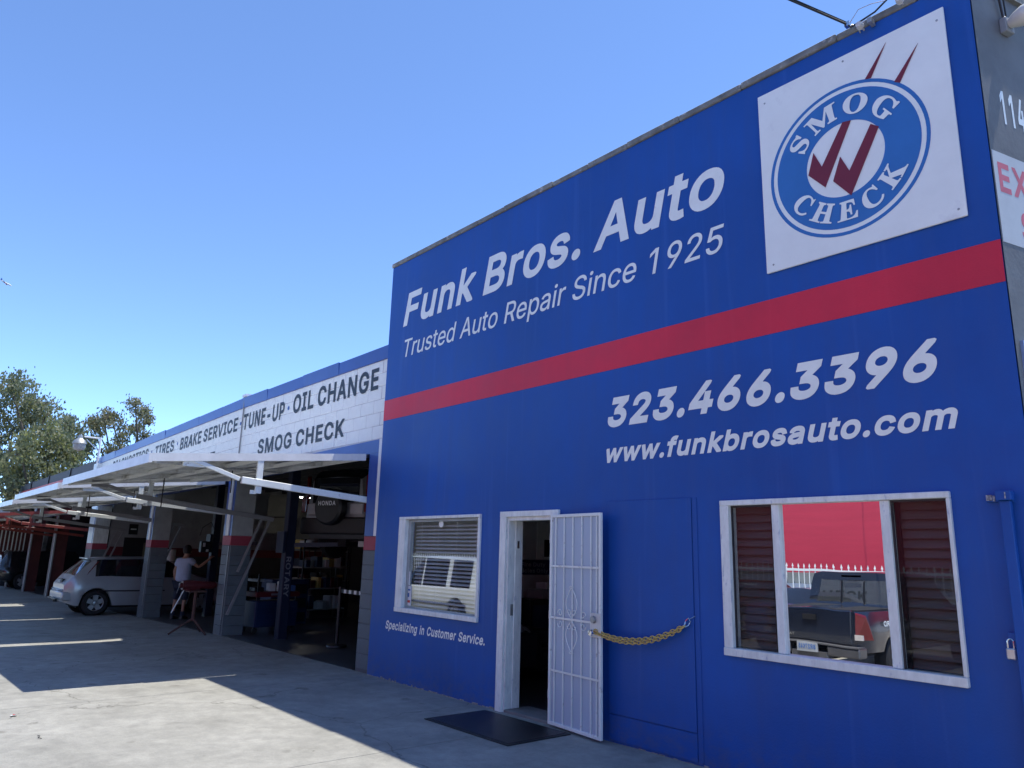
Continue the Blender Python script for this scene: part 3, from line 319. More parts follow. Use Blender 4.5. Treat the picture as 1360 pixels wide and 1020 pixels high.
 '9': (829, [(201,-39,213,-40,345,-40,561,150,606,195,635,228,655,258,673,297,681,327,682,360,675,396,660,430,637,462,609,487,585,504,552,521,522,533,486,544,420,554,375,556,339,555,306,552,264,544,234,536,195,522,162,505,138,489,117,471,95,447,81,423,72,402,66,378,64,351,67,318,74,294,84,271,97,252,114,233,134,216,156,201,186,185,213,174,249,164,282,158,321,155,326,153,180,23,175,12,172,0,164,-18), (351,284,321,289,294,298,270,311,255,326,247,345,249,363,259,381,277,396,306,409,333,416,366,418,405,417,432,412,459,401,477,390,492,373,498,357,496,336,483,318,468,306,447,296,414,287,381,284)]),
},
'u': {
 '.': (354, [(113,-37,147,-39,180,-35,207,-24,219,-15,231,-4,239,8,244,20,247,47,244,62,239,74,231,86,222,95,201,109,180,117,159,122,135,122,114,119,90,111,69,99,54,84,44,68,39,50,40,29,45,11,57,-5,72,-19,93,-30)]),
 'a': (656, [(190,-42,240,-45,291,-41,339,-31,378,-16,381,-36,540,-36,541,252,538,282,531,309,518,333,498,357,474,377,453,388,426,399,402,407,372,413,291,420,222,415,162,402,135,393,108,381,84,366,67,354,52,339,35,318,27,303,25,288,30,273,39,262,51,256,136,240,136,237,96,223,69,210,44,192,27,171,14,144,9,117,10,87,18,60,27,42,42,24,60,6,84,-9,108,-21,132,-29), (234,83,201,87,177,98,174,102,174,108,189,117,210,123,264,131,378,144,375,129,366,115,353,105,333,94,309,86,282,82,258,81), (174,245,198,270,237,288,261,293,300,294,336,291,363,281,370,276,375,270,372,267,345,262,264,255)]),
 'b': (708, [(294,-41,331,-43,373,-42,415,-37,445,-30,481,-17,508,-4,538,15,559,34,583,62,597,85,608,112,617,148,620,187,619,217,612,253,602,280,592,301,577,322,559,342,541,359,520,374,496,388,472,398,445,407,388,417,358,419,310,419,280,415,253,409,208,391,207,541,205,545,43,544,43,-35,202,-36,204,-35,205,-11,247,-30), (301,84,274,90,250,101,230,118,217,136,207,163,205,190,208,220,218,244,229,259,247,274,268,284,295,291,328,293,364,291,387,286,409,275,424,265,436,252,446,235,452,217,455,196,454,172,451,154,442,134,433,121,421,110,406,100,385,90,346,83)]),
 'c': (666, [(257,-41,309,-43,363,-41,405,-34,447,-22,487,-5,520,16,549,43,570,73,599,127,597,129,441,156,438,155,411,115,390,98,357,87,309,82,291,82,252,90,234,98,219,107,206,118,196,130,188,145,183,160,180,181,181,205,186,226,195,244,207,259,225,272,246,283,267,289,309,293,354,289,387,279,410,262,438,223,441,222,597,250,569,304,553,328,528,353,492,379,465,392,435,402,399,411,366,417,294,419,261,417,219,410,189,403,162,393,113,367,92,352,72,332,55,313,39,289,28,265,21,240,16,214,15,175,18,148,24,121,34,97,48,73,64,52,84,32,111,10,135,-4,162,-17,189,-27,219,-34)]),
 'f': (453, [(213,-36,249,-36,249,291,342,291,375,291,378,294,376,414,252,415,249,417,249,426,252,430,261,434,291,437,318,436,360,426,363,429,415,546,414,548,339,562,282,565,237,562,192,553,168,544,144,531,123,516,108,499,97,483,90,465,86,447,85,417,84,415,-27,414,-27,294,-24,291,84,291,85,288,85,-33,87,-35,90,-35)]),
 'k': (644, [(427,-36,562,-35,574,-31,601,-15,594,0,590,15,583,25,361,213,562,350,573,366,578,390,577,392,559,409,541,415,424,414,415,413,406,409,208,274,207,279,207,543,205,545,202,545,79,545,43,543,43,-36,205,-36,207,120,226,132,229,132)]),
 'm': (987, [(499,-36,535,-36,537,-33,538,246,540,258,550,272,571,285,598,292,628,293,658,291,682,285,699,276,706,264,708,-33,709,-35,871,-36,870,276,865,299,856,324,843,345,826,364,793,389,757,405,718,416,676,421,616,420,562,409,518,393,478,368,457,386,427,403,394,414,358,420,319,421,277,417,240,408,205,392,202,415,43,414,43,-36,205,-36,207,0,207,237,208,252,212,261,220,269,238,281,268,291,298,293,328,291,349,285,367,275,374,264,376,-35)]),
 'n': (687, [(43,-33,43,-36,205,-36,207,228,209,246,214,256,220,263,244,279,277,289,316,292,349,290,373,283,394,269,401,261,405,252,408,234,408,-33,409,-36,568,-36,571,-33,571,0,570,255,567,282,561,303,552,324,540,342,517,366,482,390,445,405,400,415,352,419,298,417,249,408,205,391,202,415,43,414)]),
 'o': (694, [(257,-41,309,-43,360,-41,420,-31,462,-17,501,2,531,25,558,52,582,85,597,121,606,163,607,187,606,214,598,253,581,292,552,331,522,359,489,380,462,393,434,403,405,410,360,417,291,419,249,416,219,410,189,403,162,393,113,367,92,352,72,332,55,313,39,289,28,265,21,240,16,214,15,175,18,148,24,121,34,97,48,73,64,52,84,32,111,10,135,-4,162,-17,189,-27,219,-34), (276,84,246,92,225,103,204,120,191,139,182,166,180,193,184,220,197,247,213,263,234,277,258,287,282,292,312,293,348,291,375,284,400,271,414,260,426,245,435,226,440,208,442,187,440,166,435,148,426,130,417,118,405,108,387,97,369,89,348,84,321,82)]),
 'r': (460, [(43,-33,43,-36,205,-36,207,237,209,249,216,261,229,270,250,281,271,286,310,289,400,285,400,417,397,418,319,421,286,419,244,411,205,396,202,415,43,414)]),
 's': (620, [(214,-41,261,-43,315,-42,366,-36,411,-25,450,-8,477,7,505,34,521,58,530,88,531,118,526,142,512,169,489,193,459,212,423,227,384,238,543,262,508,325,495,343,471,367,435,389,390,406,360,413,330,417,267,419,204,414,150,400,105,381,72,357,56,340,45,322,36,295,34,271,39,241,49,217,69,193,88,178,120,160,156,148,154,145,48,129,34,124,22,112,18,97,19,85,26,64,39,42,56,22,72,8,96,-6,120,-18,150,-29,180,-36), (249,81,213,88,189,99,178,112,164,142,165,145,204,136,327,116,351,110,363,103,345,92,318,84,282,81), (372,240,240,262,213,270,200,277,219,287,249,294,282,296,321,293,345,285,362,271,381,241,378,239)]),
 't': (412, [(202,-37,237,-39,291,-38,363,-27,366,-25,330,87,327,91,249,86,228,89,225,95,225,290,342,291,342,413,225,416,224,503,224,506,222,507,63,507,61,503,61,416,-24,414,-26,413,-27,293,-24,290,61,290,61,92,63,68,71,44,81,26,90,14,119,-10,156,-26)]),
 'u': (687, [(223,-38,274,-40,325,-37,367,-28,409,-11,412,-36,570,-35,571,415,408,415,408,154,405,136,402,127,391,113,371,100,340,89,301,86,268,88,241,95,217,111,209,127,207,145,206,415,79,415,46,414,43,412,43,130,47,97,54,73,64,52,79,31,94,15,112,0,139,-14,169,-26,193,-32)]),
 'w': (922, [(298,-36,322,-36,424,203,427,202,518,-15,526,-33,529,-36,664,-36,676,-14,873,414,868,415,696,414,598,179,595,177,576,228,497,414,355,415,353,414,275,228,256,177,253,177,154,415,31,414,22,412,13,408,4,399,0,390,-1,378,0,366,182,-33,184,-35)]),
},
'b': {
 'C': (490, [(223,-20,257,-22,305,-17,329,-12,368,3,392,17,425,45,441,64,461,91,428,121,394,85,365,61,329,44,293,35,254,36,233,42,215,51,200,63,185,82,175,100,167,124,160,154,156,187,155,226,159,301,165,334,174,364,183,382,195,400,209,413,224,423,245,430,263,431,293,428,308,424,326,415,347,400,362,385,389,348,413,296,446,296,448,301,448,472,446,477,419,476,410,473,403,454,398,448,389,446,314,469,269,475,218,473,170,461,134,444,113,430,92,413,60,379,47,357,35,334,26,310,20,282,16,253,15,214,17,187,23,157,34,124,45,100,59,77,74,58,92,39,119,18,143,4,167,-6,191,-14)]),
 'E': (464, [(2,-9,5,-11,410,-10,443,154,403,153,386,115,364,84,341,64,314,50,290,44,266,40,230,39,209,40,197,45,194,54,194,69,194,210,215,208,233,204,245,198,255,189,262,177,269,159,278,106,308,107,314,113,315,120,315,354,311,356,281,355,277,348,266,303,260,289,251,276,239,267,227,261,209,257,194,258,194,387,196,411,206,417,248,418,293,413,320,404,341,391,354,375,365,351,374,311,377,309,410,309,410,465,407,466,5,465,5,438,7,429,35,426,50,420,58,411,62,396,63,369,63,78,61,51,57,42,53,36,38,30,5,26,3,24)]),
 'G': (530, [(231,-19,286,-20,343,-14,397,-1,454,20,456,23,457,29,457,131,460,153,465,164,472,167,511,173,511,206,508,208,499,209,265,209,265,172,311,167,322,161,328,152,331,128,330,56,326,44,322,36,316,31,304,27,286,24,265,24,235,31,211,47,188,74,173,107,162,152,157,206,158,269,166,332,175,362,185,383,197,401,211,413,226,423,247,430,265,431,292,429,310,423,329,413,345,401,361,386,386,353,410,302,415,296,448,297,448,476,415,475,409,470,398,452,388,447,316,469,268,475,217,473,169,461,131,443,112,430,91,413,61,378,46,356,36,335,27,311,21,284,18,257,17,215,19,185,26,149,35,122,47,98,61,76,79,53,103,31,124,16,148,3,172,-6,199,-13)]),
 'H': (545, [(3,-9,6,-11,252,-10,253,24,252,27,225,29,210,34,201,40,196,51,193,75,193,207,195,210,330,210,330,81,328,51,324,41,312,33,297,29,272,27,271,0,273,-11,516,-10,517,-9,518,24,516,26,489,30,474,36,466,45,461,63,460,378,462,402,469,417,483,423,510,428,518,432,517,465,271,465,271,438,273,429,318,420,325,414,331,378,331,264,327,262,195,262,193,264,193,378,197,408,210,421,252,429,253,432,252,465,6,465,4,432,6,429,36,424,51,418,59,408,63,393,63,81,61,54,58,45,53,39,45,33,36,30,6,26,4,24)]),
 'K': (532, [(4,-9,7,-11,250,-11,252,-9,253,26,226,29,211,34,202,40,197,51,194,75,194,192,196,195,199,196,310,55,321,39,320,36,316,31,270,27,271,-10,529,-10,529,25,493,34,470,54,286,285,367,367,407,402,433,416,454,424,496,429,497,465,283,466,280,465,280,432,283,429,316,426,331,423,337,419,336,411,328,398,313,381,196,262,194,267,194,378,197,408,211,421,253,430,251,465,7,465,5,432,7,429,34,426,49,421,58,411,62,396,63,81,61,54,54,39,37,30,7,26,5,24)]),
 'M': (656, [(2,-9,5,-11,176,-11,180,-9,179,26,149,29,134,33,123,42,117,57,116,81,116,333,261,-9,266,-11,293,-11,296,-10,443,342,444,84,439,51,428,35,386,25,384,-9,389,-10,626,-11,628,0,626,26,584,34,578,40,575,48,571,87,571,378,573,402,581,415,593,422,623,429,627,432,627,465,441,465,317,170,192,465,5,465,3,432,5,429,47,421,59,411,60,408,64,381,64,81,61,54,57,45,53,39,35,30,5,26,3,24)]),
 'O': (547, [(227,-20,274,-21,322,-15,367,0,409,24,448,61,474,97,494,139,506,187,508,238,502,289,488,334,464,376,433,412,394,441,352,461,304,474,253,476,202,469,157,454,115,430,79,397,52,359,31,316,19,268,17,217,23,166,38,121,64,76,79,57,100,37,138,10,181,-9), (247,24,223,33,205,48,187,71,175,97,164,136,159,169,156,208,157,268,160,304,165,334,173,361,184,385,196,403,208,414,222,424,241,430,262,431,289,427,310,415,331,394,345,370,357,334,365,286,367,247,366,190,363,151,357,118,349,91,340,70,330,55,316,40,301,30,283,24,265,23)]),
 'S': (412, [(31,-20,34,-21,67,-22,76,-4,85,0,157,-18,202,-20,250,-14,278,-5,307,10,328,28,348,52,358,73,364,91,369,115,370,133,368,157,364,178,358,196,349,213,328,237,295,263,265,279,181,319,152,337,142,346,136,355,132,367,131,379,132,394,137,406,144,415,157,425,172,431,187,433,205,433,220,429,238,421,250,414,265,401,277,388,297,355,313,310,316,308,349,307,350,310,350,475,349,477,313,476,306,460,301,456,229,472,184,476,151,473,124,465,97,451,76,433,61,414,51,397,45,379,40,358,39,334,43,295,49,277,58,260,81,232,115,205,146,187,229,145,244,135,256,123,262,112,267,97,267,85,264,67,256,52,247,41,232,32,217,27,196,26,172,28,154,33,139,40,124,52,103,79,83,121,70,169,34,168,32,166)]),
},
}
def dz(x): return -.0173*max(0, -15-x)
def text(s, face, P, width, cap, m, parent, shear=0, weight=0, space=0, name="lettering", ux=(1, 0, 0), uz=(0, 0, 1), off=.004, depth=.0015, sag=False, wordspace=.28, arc=None):
    """flat painted / vinyl lettering: P baseline start, width in metres, cap height in metres"""
    cu = bpy.data.curves.new(name, 'CURVE'); cu.dimensions = '2D'; cu.fill_mode = 'BOTH'; cu.resolution_u = 5; cu.offset = 0
    pen = 0; grow = {'r': .005, 'm': .025, 'k': .041, 'u': .036, 'b': .011}[face]; capem = (.46 if face == 'b' else .517)+2*grow
    for ch in s:
        if ch == ' ': pen += wordspace*.72; continue
        adv, sp = GL[face][ch]; adv /= 1000
        for pts in sp:
            q = cu.splines.new('POLY'); q.points.add(len(pts)//2-1); q.use_cyclic_u = True
            for k in range(len(pts)//2): q.points[k].co = (pts[2*k]/1000+pen, pts[2*k+1]/1000+grow, 0, 1)
        pen += adv+space
    pen -= space
    tmp = bpy.data.objects.new("tmp", cu); COL.objects.link(tmp); dg = bpy.context.evaluated_depsgraph_get()
    me = bpy.data.meshes.new_from_object(tmp.evaluated_get(dg)); bpy.data.objects.remove(tmp); bpy.data.curves.remove(cu)
    xs = [v.co.x for v in me.vertices]; a, c = min(xs), max(xs); sx = width/(c-a); sz = cap/capem
    P = Vector(P); ux = Vector(ux); uz = Vector(uz); nn = ux.cross(uz).normalized()
    for v in me.vertices:
        X = (v.co.x-a)*sx; Z = v.co.y*sz
        if arc:
            rad, ang0, sgn = arc; th = ang0-sgn*(v.co.x-(a+c)/2)*sx/rad*1.0; rr_ = rad+sgn*Z
            w = P+ux*(rr_*math.cos(th))+uz*(rr_*math.sin(th))+nn*off
        else:
            w = P+ux*(X+shear*Z)+uz*Z+nn*off
            if sag: w.z += dz(w.x)
        v.co = w
    me.materials.clear(); me.materials.append(m)
    o = bpy.data.objects.new(name, me); COL.objects.link(o); o.parent = parent
    return o
# ================================================================== GROUND
def lerp(x, T):
    if x <= T[0][0]: return T[0][1]
    for (a, p), (c, q) in zip(T, T[1:]):
        if x <= c: return p+(q-p)*(x-a)/(c-a)
    return T[-1][1]
def gz(x, y):
    a = -.03*min(1, max(0, (-10-x)/5)) + dz(x)
    bb = -.045*lerp(x, [(-28, .2), (-21, .4), (-15.5, 1), (-10, 0)])*min(1.7, max(0, -y))
    c = -.27*min(1, max(0, (-4.6-y)/2.6))
    return a+bb+c
asphalt = mat("asphalt", (.05, .05, .05), .9, var=.2, scale=2, bump=.4, bscale=60)
joint_m = mat("joint_filler", (.30, .29, .26), .8, var=.25, scale=10)
struct(MB().quad((-1500, -1500, -1.6), (1500, -1500, -1.6), (1500, 1500, -1.6), (-1500, 1500, -1.6)).build("ground", asphalt))
def sheet(name, x0, x1, y0, y1, m, parent=None, step=.9, dzz=0, edge=.0, f=gz):
    nx = max(1, round((x1-x0)/step)); ny = max(1, round((y1-y0)/step)); q = MB()
    for j in range(ny+1):
        for i in range(nx+1):
            x = x0+(x1-x0)*i/nx; y = y0+(y1-y0)*j/ny; q.v.append((x, y, f(x, y)+dzz))
    for j in range(ny):
        for i in range(nx):
            k = j*(nx+1)+i; q.f.append((k, k+1, k+nx+2, k+nx+1))
    if edge:
        B = [(i) for i in range(nx+1)]+[j*(nx+1)+nx for j in range(1, ny+1)]+[ny*(nx+1)+i for i in range(nx-1, -1, -1)]+[j*(nx+1) for j in range(ny-1, 0, -1)]
        k = len(q.v); q.v += [(q.v[i][0], q.v[i][1], q.v[i][2]-edge) for i in B]
        for t in range(len(B)): q.f.append((B[t], k+t, k+(t+1) % len(B), B[(t+1) % len(B)]))
    return q.build(name, m, parent, smooth=True)
lot = struct(sheet("parking_lot", -58, 15, -17, .055, joint_m, step=2.1, dzz=-.010))
xs = [15-.0]; xj = [-5.8+3.5*k for k in range(-15, 6)]; xj = [-58]+[x for x in xj if x > -57]+[15]; yj = [-17, -11.2, -5.6, .05]
for i in range(len(xj)-1):
    for j in range(3): sheet("slab", xj[i]+.004, xj[i+1]-.004, yj[j]+.004, yj[j+1]-.004, conc, lot, edge=.009)
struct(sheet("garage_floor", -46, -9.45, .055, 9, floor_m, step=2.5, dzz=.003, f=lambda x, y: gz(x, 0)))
# ================================================================== OFFICE BUILDING
def grid_wall(q, x0, x1, z0, z1, y, th, holes):
    X = sorted({x0, x1, *[v for h in holes for v in h[:2]]}); Z = sorted({z0, z1, *[v for h in holes for v in h[2:]]})
    for a, c in zip(X, X[1:]):
        for e, g in zip(Z, Z[1:]):
            if any(h[0] <= a and c <= h[1] and h[2] <= e and g <= h[3] for h in holes): continue
            q.quad((a, y, e), (c, y, e), (c, y, g), (a, y, g)); q.quad((a, y+th, e), (a, y+th, g), (c, y+th, g), (c, y+th, e))
    for h in holes+[(x0, x1, z0, z1)]:
        a, c, e, g = h
        q.quad((a, y, e), (a, y+th, e), (a, y+th, g), (a, y, g)); q.quad((c, y, e), (c, y, g), (c, y+th, g), (c, y+th, e))
        q.quad((a, y, g), (a, y+th, g), (c, y+th, g), (c, y, g)); q.quad((a, y, e), (c, y, e), (c, y+th, e), (a, y+th, e))
OX0, OX1 = -9.39, -1.46
office = thing("office_building", "tall blue painted office building with a red stripe and white lettering", "building", (0, 0, 0))
q = MB(); grid_wall(q, OX0, OX1, -.3, 5.835, 0, .22, [(-6.56, -5.70, -.3, 2.04), (-8.74, -7.01, .88, 2.075), (-3.70, -1.94, .90, 2.11)]); q.build("front_wall", blue, office)
q = MB(); q.box(OX0, OX0+.2, .221, 9.2, -.9, 5.809); q.box(OX1-.2, OX1, .221, 9.2, -.3, 5.809); q.box(OX0+.2, OX1-.2, 9, 9.2, -.3, 5.809); q.build("side_wall", blue, office)
box("roof", coping, office, OX0+.201, OX1-.201, .222, 8.99, 5.4, 5.6)
q = MB(); x = OX0-.02
while x < OX1:
    w = random.uniform(.5, .9); x2 = min(x+w, OX1+.01); j = random.uniform(0, .012); q = MB()
    q.box(x+.002, x2-.002, -.012-j, .26, 5.837+random.uniform(0, .004), 5.905+random.uniform(-.006, .004)); q.build("coping", coping, office, bevel=.008); x = x2
box("stripe", red, office, OX0+.001, OX1-.001, -.003, .02, 3.475, 3.772)
# ragged concrete edge where the wall meets the slab
q = MB(); x = OX0
while x < -6.6:
    w = random.uniform(.02, .09); hgt = max(.003, random.gauss(.010, .008)); q.box(x, x+w*.9, -.003-random.random()*.003, .0, -.01, gz(x, 0)+hgt); x += w
x = -4.8
while x < OX1:
    w = random.uniform(.02, .09); hgt = max(.002, random.gauss(.004, .006)); q.box(x, x+w*.9, -.003-random.random()*.003, .0, -.01, hgt); x += w
stuff(q.build("chipped_edge", mat("bare_mortar", (.36, .36, .34), .9, var=.3, scale=30), office))
# plywood patch right of the door
box("wall_panel", blue, office, -4.985, -4.015, -.014, .0, .245, 2.158, .003); box("wall_panel", blue, office, -4.985, -4.015, -.011, .0, .02, .236, .003)
box("wall_panel", blue, office, -4.008, -3.96, -.007, .0, .02, 2.158, .002)
# lettering
text("Funk Bros. Auto", 'm', (-9.0, 0, 4.815), 5.40, .50, letter, office, shear=.23, space=-.012)
text("Trusted Auto Repair Since 1925", 'r', (-8.975, 0, 4.345), 5.36, .262, letter, office, shear=.21, weight=.002)
text("323.466.3396", 'k', (-5.02, 0, 2.885), 3.06, .30, letter, office, shear=.29, space=-.035)
text("www.funkbrosauto.com", 'u', (-5.05, 0, 2.535), 3.19, .185, letter, office, shear=.29, space=-.02)
text("Specializing in Customer Service.", 'm', (-8.985, 0, .632), 2.13, .108, letter, office, shear=.2, space=-.01, wordspace=.45)
# --- small office window
wn = MB().box(-8.755, -8.60, -.028, .10, .925, 2.05).box(-8.755, -6.985, -.029, .10, 2.05, 2.085).box(-7.03, -6.985, -.024, .10, .925, 2.05).box(-8.755, -6.985, -.035, .10, .868, .925).build("window", frame_w, office, bevel=.004)
MB().box(-8.598, -8.545, .03, .07, .93, 2.045).box(-8.545, -7.034, .03, .07, 2.015, 2.045).box(-8.545, -7.034, .03, .07, .927, .945).build("sash", mat("aluminium_sash", (.38, .42, .43), .4, .3), wn)
box("pane", glass_small, wn, -8.545, -7.033, .046, .052, .945, 2.015)
q0 = None
for k in range(22):
    z = .97+k*.047
    sl_ = MB().hexa([(-8.50, .085, z-.006), (-7.04, .085, z-.006), (-7.04, .110, z+.014), (-8.50, .110, z+.014), (-8.50, .085, z-.004), (-7.04, .085, z-.004), (-7.04, .110, z+.017), (-8.50, .110, z+.017)]).build("slat", slat_w, wn) if q0 is None else dup(q0, wn, (0, 0, k*.047))
    q0 = q0 or sl_
for x in (-8.38, -8.0, -7.6, -7.2): MB().tube([(x, .10, .95), (x, .10, 2.01)], .004, 4).build("ladder_cord", slat_w, wn)
MB().lathe([(0, -.001), (.045, -.001), (.045, .002)], (-7.87, .044, 1.985), 'y', 16).build("round_sticker", signw, wn)
paperm = mat("paper_card", (.62, .64, .66), .6, var=.03); inkb = mat("blue_ink", (.06, .16, .42), .6); inkr = mat("red_ink", (.6, .06, .05), .6)
st = box("sticker", paperm, wn, -8.60, -8.47, .040, .0455, .955, 1.20); box("print", inkb, st, -8.56, -8.51, .0385, .0395, 1.06, 1.11); box("print", inkb, st, -8.585, -8.49, .0385, .0395, 1.14, 1.16); box("print", inkr, st, -8.588, -8.485, .0385, .0395, .99, 1.02)
st = box("sticker", paperm, wn, -8.60, -8.52, .040, .0455, 1.21, 1.38); box("print", inkb, st, -8.58, -8.55, .0385, .0395, 1.26, 1.33)
# --- wide front window of three panes
wn = MB().box(-3.712, -3.63, -.03, .09, .948, 2.075).box(-3.712, -1.93, -.031, .09, 2.075, 2.118).box(-1.955, -1.93, -.028, .09, .948, 2.075).box(-3.712, -1.93, -.04, .09, .888, .948).build("window", frame_w, office, bevel=.004)
box("mullion", frame_w, wn, -3.245, -3.182, -.012, .07, .950, 2.073, .003); box("mullion", frame_w, wn, -2.396, -2.332, -.012, .07, .950, 2.073, .003)
box("pane", glass_mirror, wn, -3.182, -2.396, .022, .028, .949, 2.074)
sashm = mat("dark_sash", (.03, .03, .035), .4)
for a, c in ((-3.63, -3.245), (-2.332, -1.955)):
    box("pane", glass_side, wn, a, c, .030, .036, .949, 2.074)
    MB().box(a+.001, a+.012, .012, .029, .95, 2.073).box(a+.012, c-.001, .012, .029, 2.06, 2.073).build("sash", sashm, wn)
    n_ = 17
    for k in range(n_):
        z = .955+k*.066
        MB().hexa([(a-.02, .085, z), (c+.02, .085, z), (c+.02, .115, z+.07), (a-.02, .115, z+.07), (a-.02, .081, z), (c+.02, .081, z), (c+.02, .111, z+.07), (a-.02, .111, z+.07)]).build("slat", slat_b, wn)
MB().box(-3.3, -2.3, .07, .09, .93, 2.09).build("backing", black, wn)
# --- door opening, frame and security door
df = MB().box(-6.615, -6.51, -.03, .0, 0, 2.04).box(-6.615, -5.665, -.032, .0, 2.04, 2.10).build("door_frame", frame_w, office, bevel=.003)
MB().box(-6.56, -6.49, .001, .16, 0, 2.0).box(-6.56, -5.70, .001, .16, 2.0, 2.04).box(-6.505, -6.48, .10, .2, 0, 2.0).box(-5.735, -5.70, .001, .16, 0, 2.0).build("door_jamb", frame_w, df)
MB().box(-6.49, -6.487, .05, .09, .98, 1.10).build("strike_plate", metal_g, df); MB().box(-6.484, -6.476, .12, .15, 1.70, 1.78).build("hinge", chrome, df)
box("threshold", mat("threshold_concrete", (.22, .22, .21), .8, var=.2), office, -6.50, -5.70, .0, .35, -.02, .028, .004)
sd = bpy.data.objects.new("security_door", None); COL.objects.link(sd); sd.parent = office; sd.location = (-5.745, -.035, 0); sd.rotation_euler.z = -R(6.5)
DW, D0, D1 = .80, .025, 2.045
MB().box(0, .03, -.03, 0, D0, D1).box(DW-.03, DW, -.03, 0, D0, D1).box(.03, DW-.03, -.03, 0, D0, D0+.03).box(.03, DW-.03, -.03, 0, D1-.03, D1).build("door_frame", arm_w, sd, bevel=.003)
box("screen", screen_m, sd, .03, DW-.03, -.010, -.007, D0+.03, D1-.03)
for x in (.09, .23, .37, .51, .65, .735): box("bar", arm_w, sd, x-.006, x+.006, -.026, -.014, D0+.03, D1-.03)
for z in (.53, 1.03, 1.53): box("cross_bar", arm_w, sd, .03, DW-.03, -.030, -.0265, z-.010, z+.010)
def scroll(cx, cz, s, flipx, flipz, rad=.035):
    P = []
    for k in range(22):
        t = k/21*2.2*math.pi; r_ = rad*(1-.75*k/21); P.append((cx+flipx*(r_*math.cos(t)-rad), -.032, cz+flipz*(r_*math.sin(t))))
    return P
cx = .37
for fz in (1, -1):
    for fx in (1, -1):
        P = [(cx+fx*(.012+.085*math.sin(math.pi*min(1, t*1.0))*(1-.25*t)), -.032, 1.03+fz*(.02+.27*t)) for t in [k/14 for k in range(15)]]
        MB().tube(P, .0045, 6).build("scroll", arm_w, sd); MB().tube(scroll(cx+fx*.07, 1.03+fz*.06, 1, fx, fz), .004, 5).build("scroll", arm_w, sd)
        MB().tube(scroll(cx+fx*.22, 1.03+fz*.05, 1, fx, fz, .04), .004, 5).build("scroll", arm_w, sd); MB().tube(scroll(cx+fx*.03, 1.03+fz*.30, 1, fx, fz, .018), .0035, 5).build("scroll", arm_w, sd)
lk = box("lock_box", mat("lock_plate", (.62, .63, .64), .35, .2), sd, DW-.13, DW+.012, -.038, -.0305, .90, 1.12, .003)
MB().lathe([(0, -.026), (.030, -.024), (.034, 0)], (DW-.085, -.038, 1.06), 'y', 16).build("deadbolt", metal_g, lk); MB().lathe([(0, -.055), (.026, -.052), (.030, -.03), (.012, -.022), (.012, 0)], (DW-.085, -.038, .945), 'y', 16).build("knob", chrome, lk)
for z in (.3, 1.05, 1.8): MB().tube([(-.004, -.02, z-.04), (-.004, -.02, z+.04)], .009, 8).build("hinge", metal_g, sd)
# locking bar at the right end of the wall
lb = thing("locking_bar", "blue steel locking bar leaning out from the wall beside the wide window", "security bar", (-1.6, 0, 0))
MB().box(-.03, .03, -.075, -.03, .2, 2.04).build("bar", blue, lb, bevel=.004); MB().box(-.115, .035, -.03, -.0, 2.035, 2.085).box(-.04, .045, -.10, -.03, 2.041, 2.10).build("top_bracket", blue, lb, bevel=.003)
rndm = mat("chipped_paint", (.45, .47, .52), .5, var=.4, scale=60)
MB().box(-.112, -.08, -.036, -.031, 2.045, 2.08).box(-.075, -.062, -.036, -.031, 2.04, 2.075).box(.012, .018, -.104, -.1005, 2.05, 2.09).build("chipped_spot", rndm, lb)
MB().box(-.075, -.03, -.045, -.0, 1.20, 1.245).build("hasp", blue, lb)
pl = thing("padlock", "small silver padlock hanging on the hasp of the blue bar", "padlock", (-1.665, -.05, 1.09))
MB().box(-.026, .026, -.014, .014, 0, .065).build("lock_body", mat("brushed_steel", (.62, .63, .64), .3, .8, var=.05), pl, bevel=.006)
MB().tube([(-.016, 0, .064)]+[(-.016*math.cos(t), 0, .10+.02*math.sin(t)) for t in [math.pi*k/8 for k in range(9)]]+[(.016, 0, .064)], .0045, 6).build("shackle", chrome, pl, smooth=True)
# chain holding the security door open
ch = thing("gold_chain", "brass coloured double chain sagging from the security door knob to a wall hook", "chain", (-5.02, -.16, .955))
A = Vector((0, 0, 0)); Bp = Vector((.93, .12, .115)); lm = None
def torus(r_, R2, sx):
    q = MB(); n1, n2 = 10, 5
    for i in range(n1):
        a = 2*math.pi*i/n1; c = Vector((R2*math.cos(a)*sx, 0, R2*math.sin(a)))
        d = Vector((math.cos(a), 0, math.sin(a)))
        for j in range(n2):
            t = 2*math.pi*j/n2; q.v.append(tuple(c+r_*(math.cos(t)*d+math.sin(t)*Vector((0, 1, 0)))))
    for i in range(n1):
        for j in range(n2): q.f.append((i*n2+j, ((i+1) % n1)*n2+j, ((i+1) % n1)*n2+(j+1) % n2, i*n2+(j+1) % n2))
    me = bpy.data.meshes.new("link"); me.from_pydata(q.v, [], q.f); fix(me); me.materials.append(gold)
    for p in me.polygons: p.use_smooth = True
    return me
lm = torus(.0055, .0150, 1.75)
for strand in (0, 1):
    N = 28
    def cp(t): return A.lerp(Bp, t)+Vector((0, -.012*strand, -(.098+.016*strand)*4*t*(1-t)+.012*(1-strand)))
    for k in range(N):
        p = cp((k+.5)/N); d = (cp((k+1)/N)-cp(k/N)).normalized()
        o = bpy.data.objects.new("link", lm); COL.objects.link(o); o.parent = ch; o.location = p
        o.rotation_euler = (d.to_track_quat('X', 'Z').to_matrix() @ Matrix.Rotation(R(90*(k % 2)+20), 3, 'X')).to_euler()
MB().tube([(.93, .11, .11), (.965, .13, .13), (.985, .13, .165), (.965, .13, .19), (.935, .13, .165), (.93, .11, .12)], .006, 6).build("snap_hook", chrome, ch, smooth=True)
MB().tube([(.98, .13, .185), (1.02, .15, .21)], .003, 5).build("wall_hook", chrome, ch)
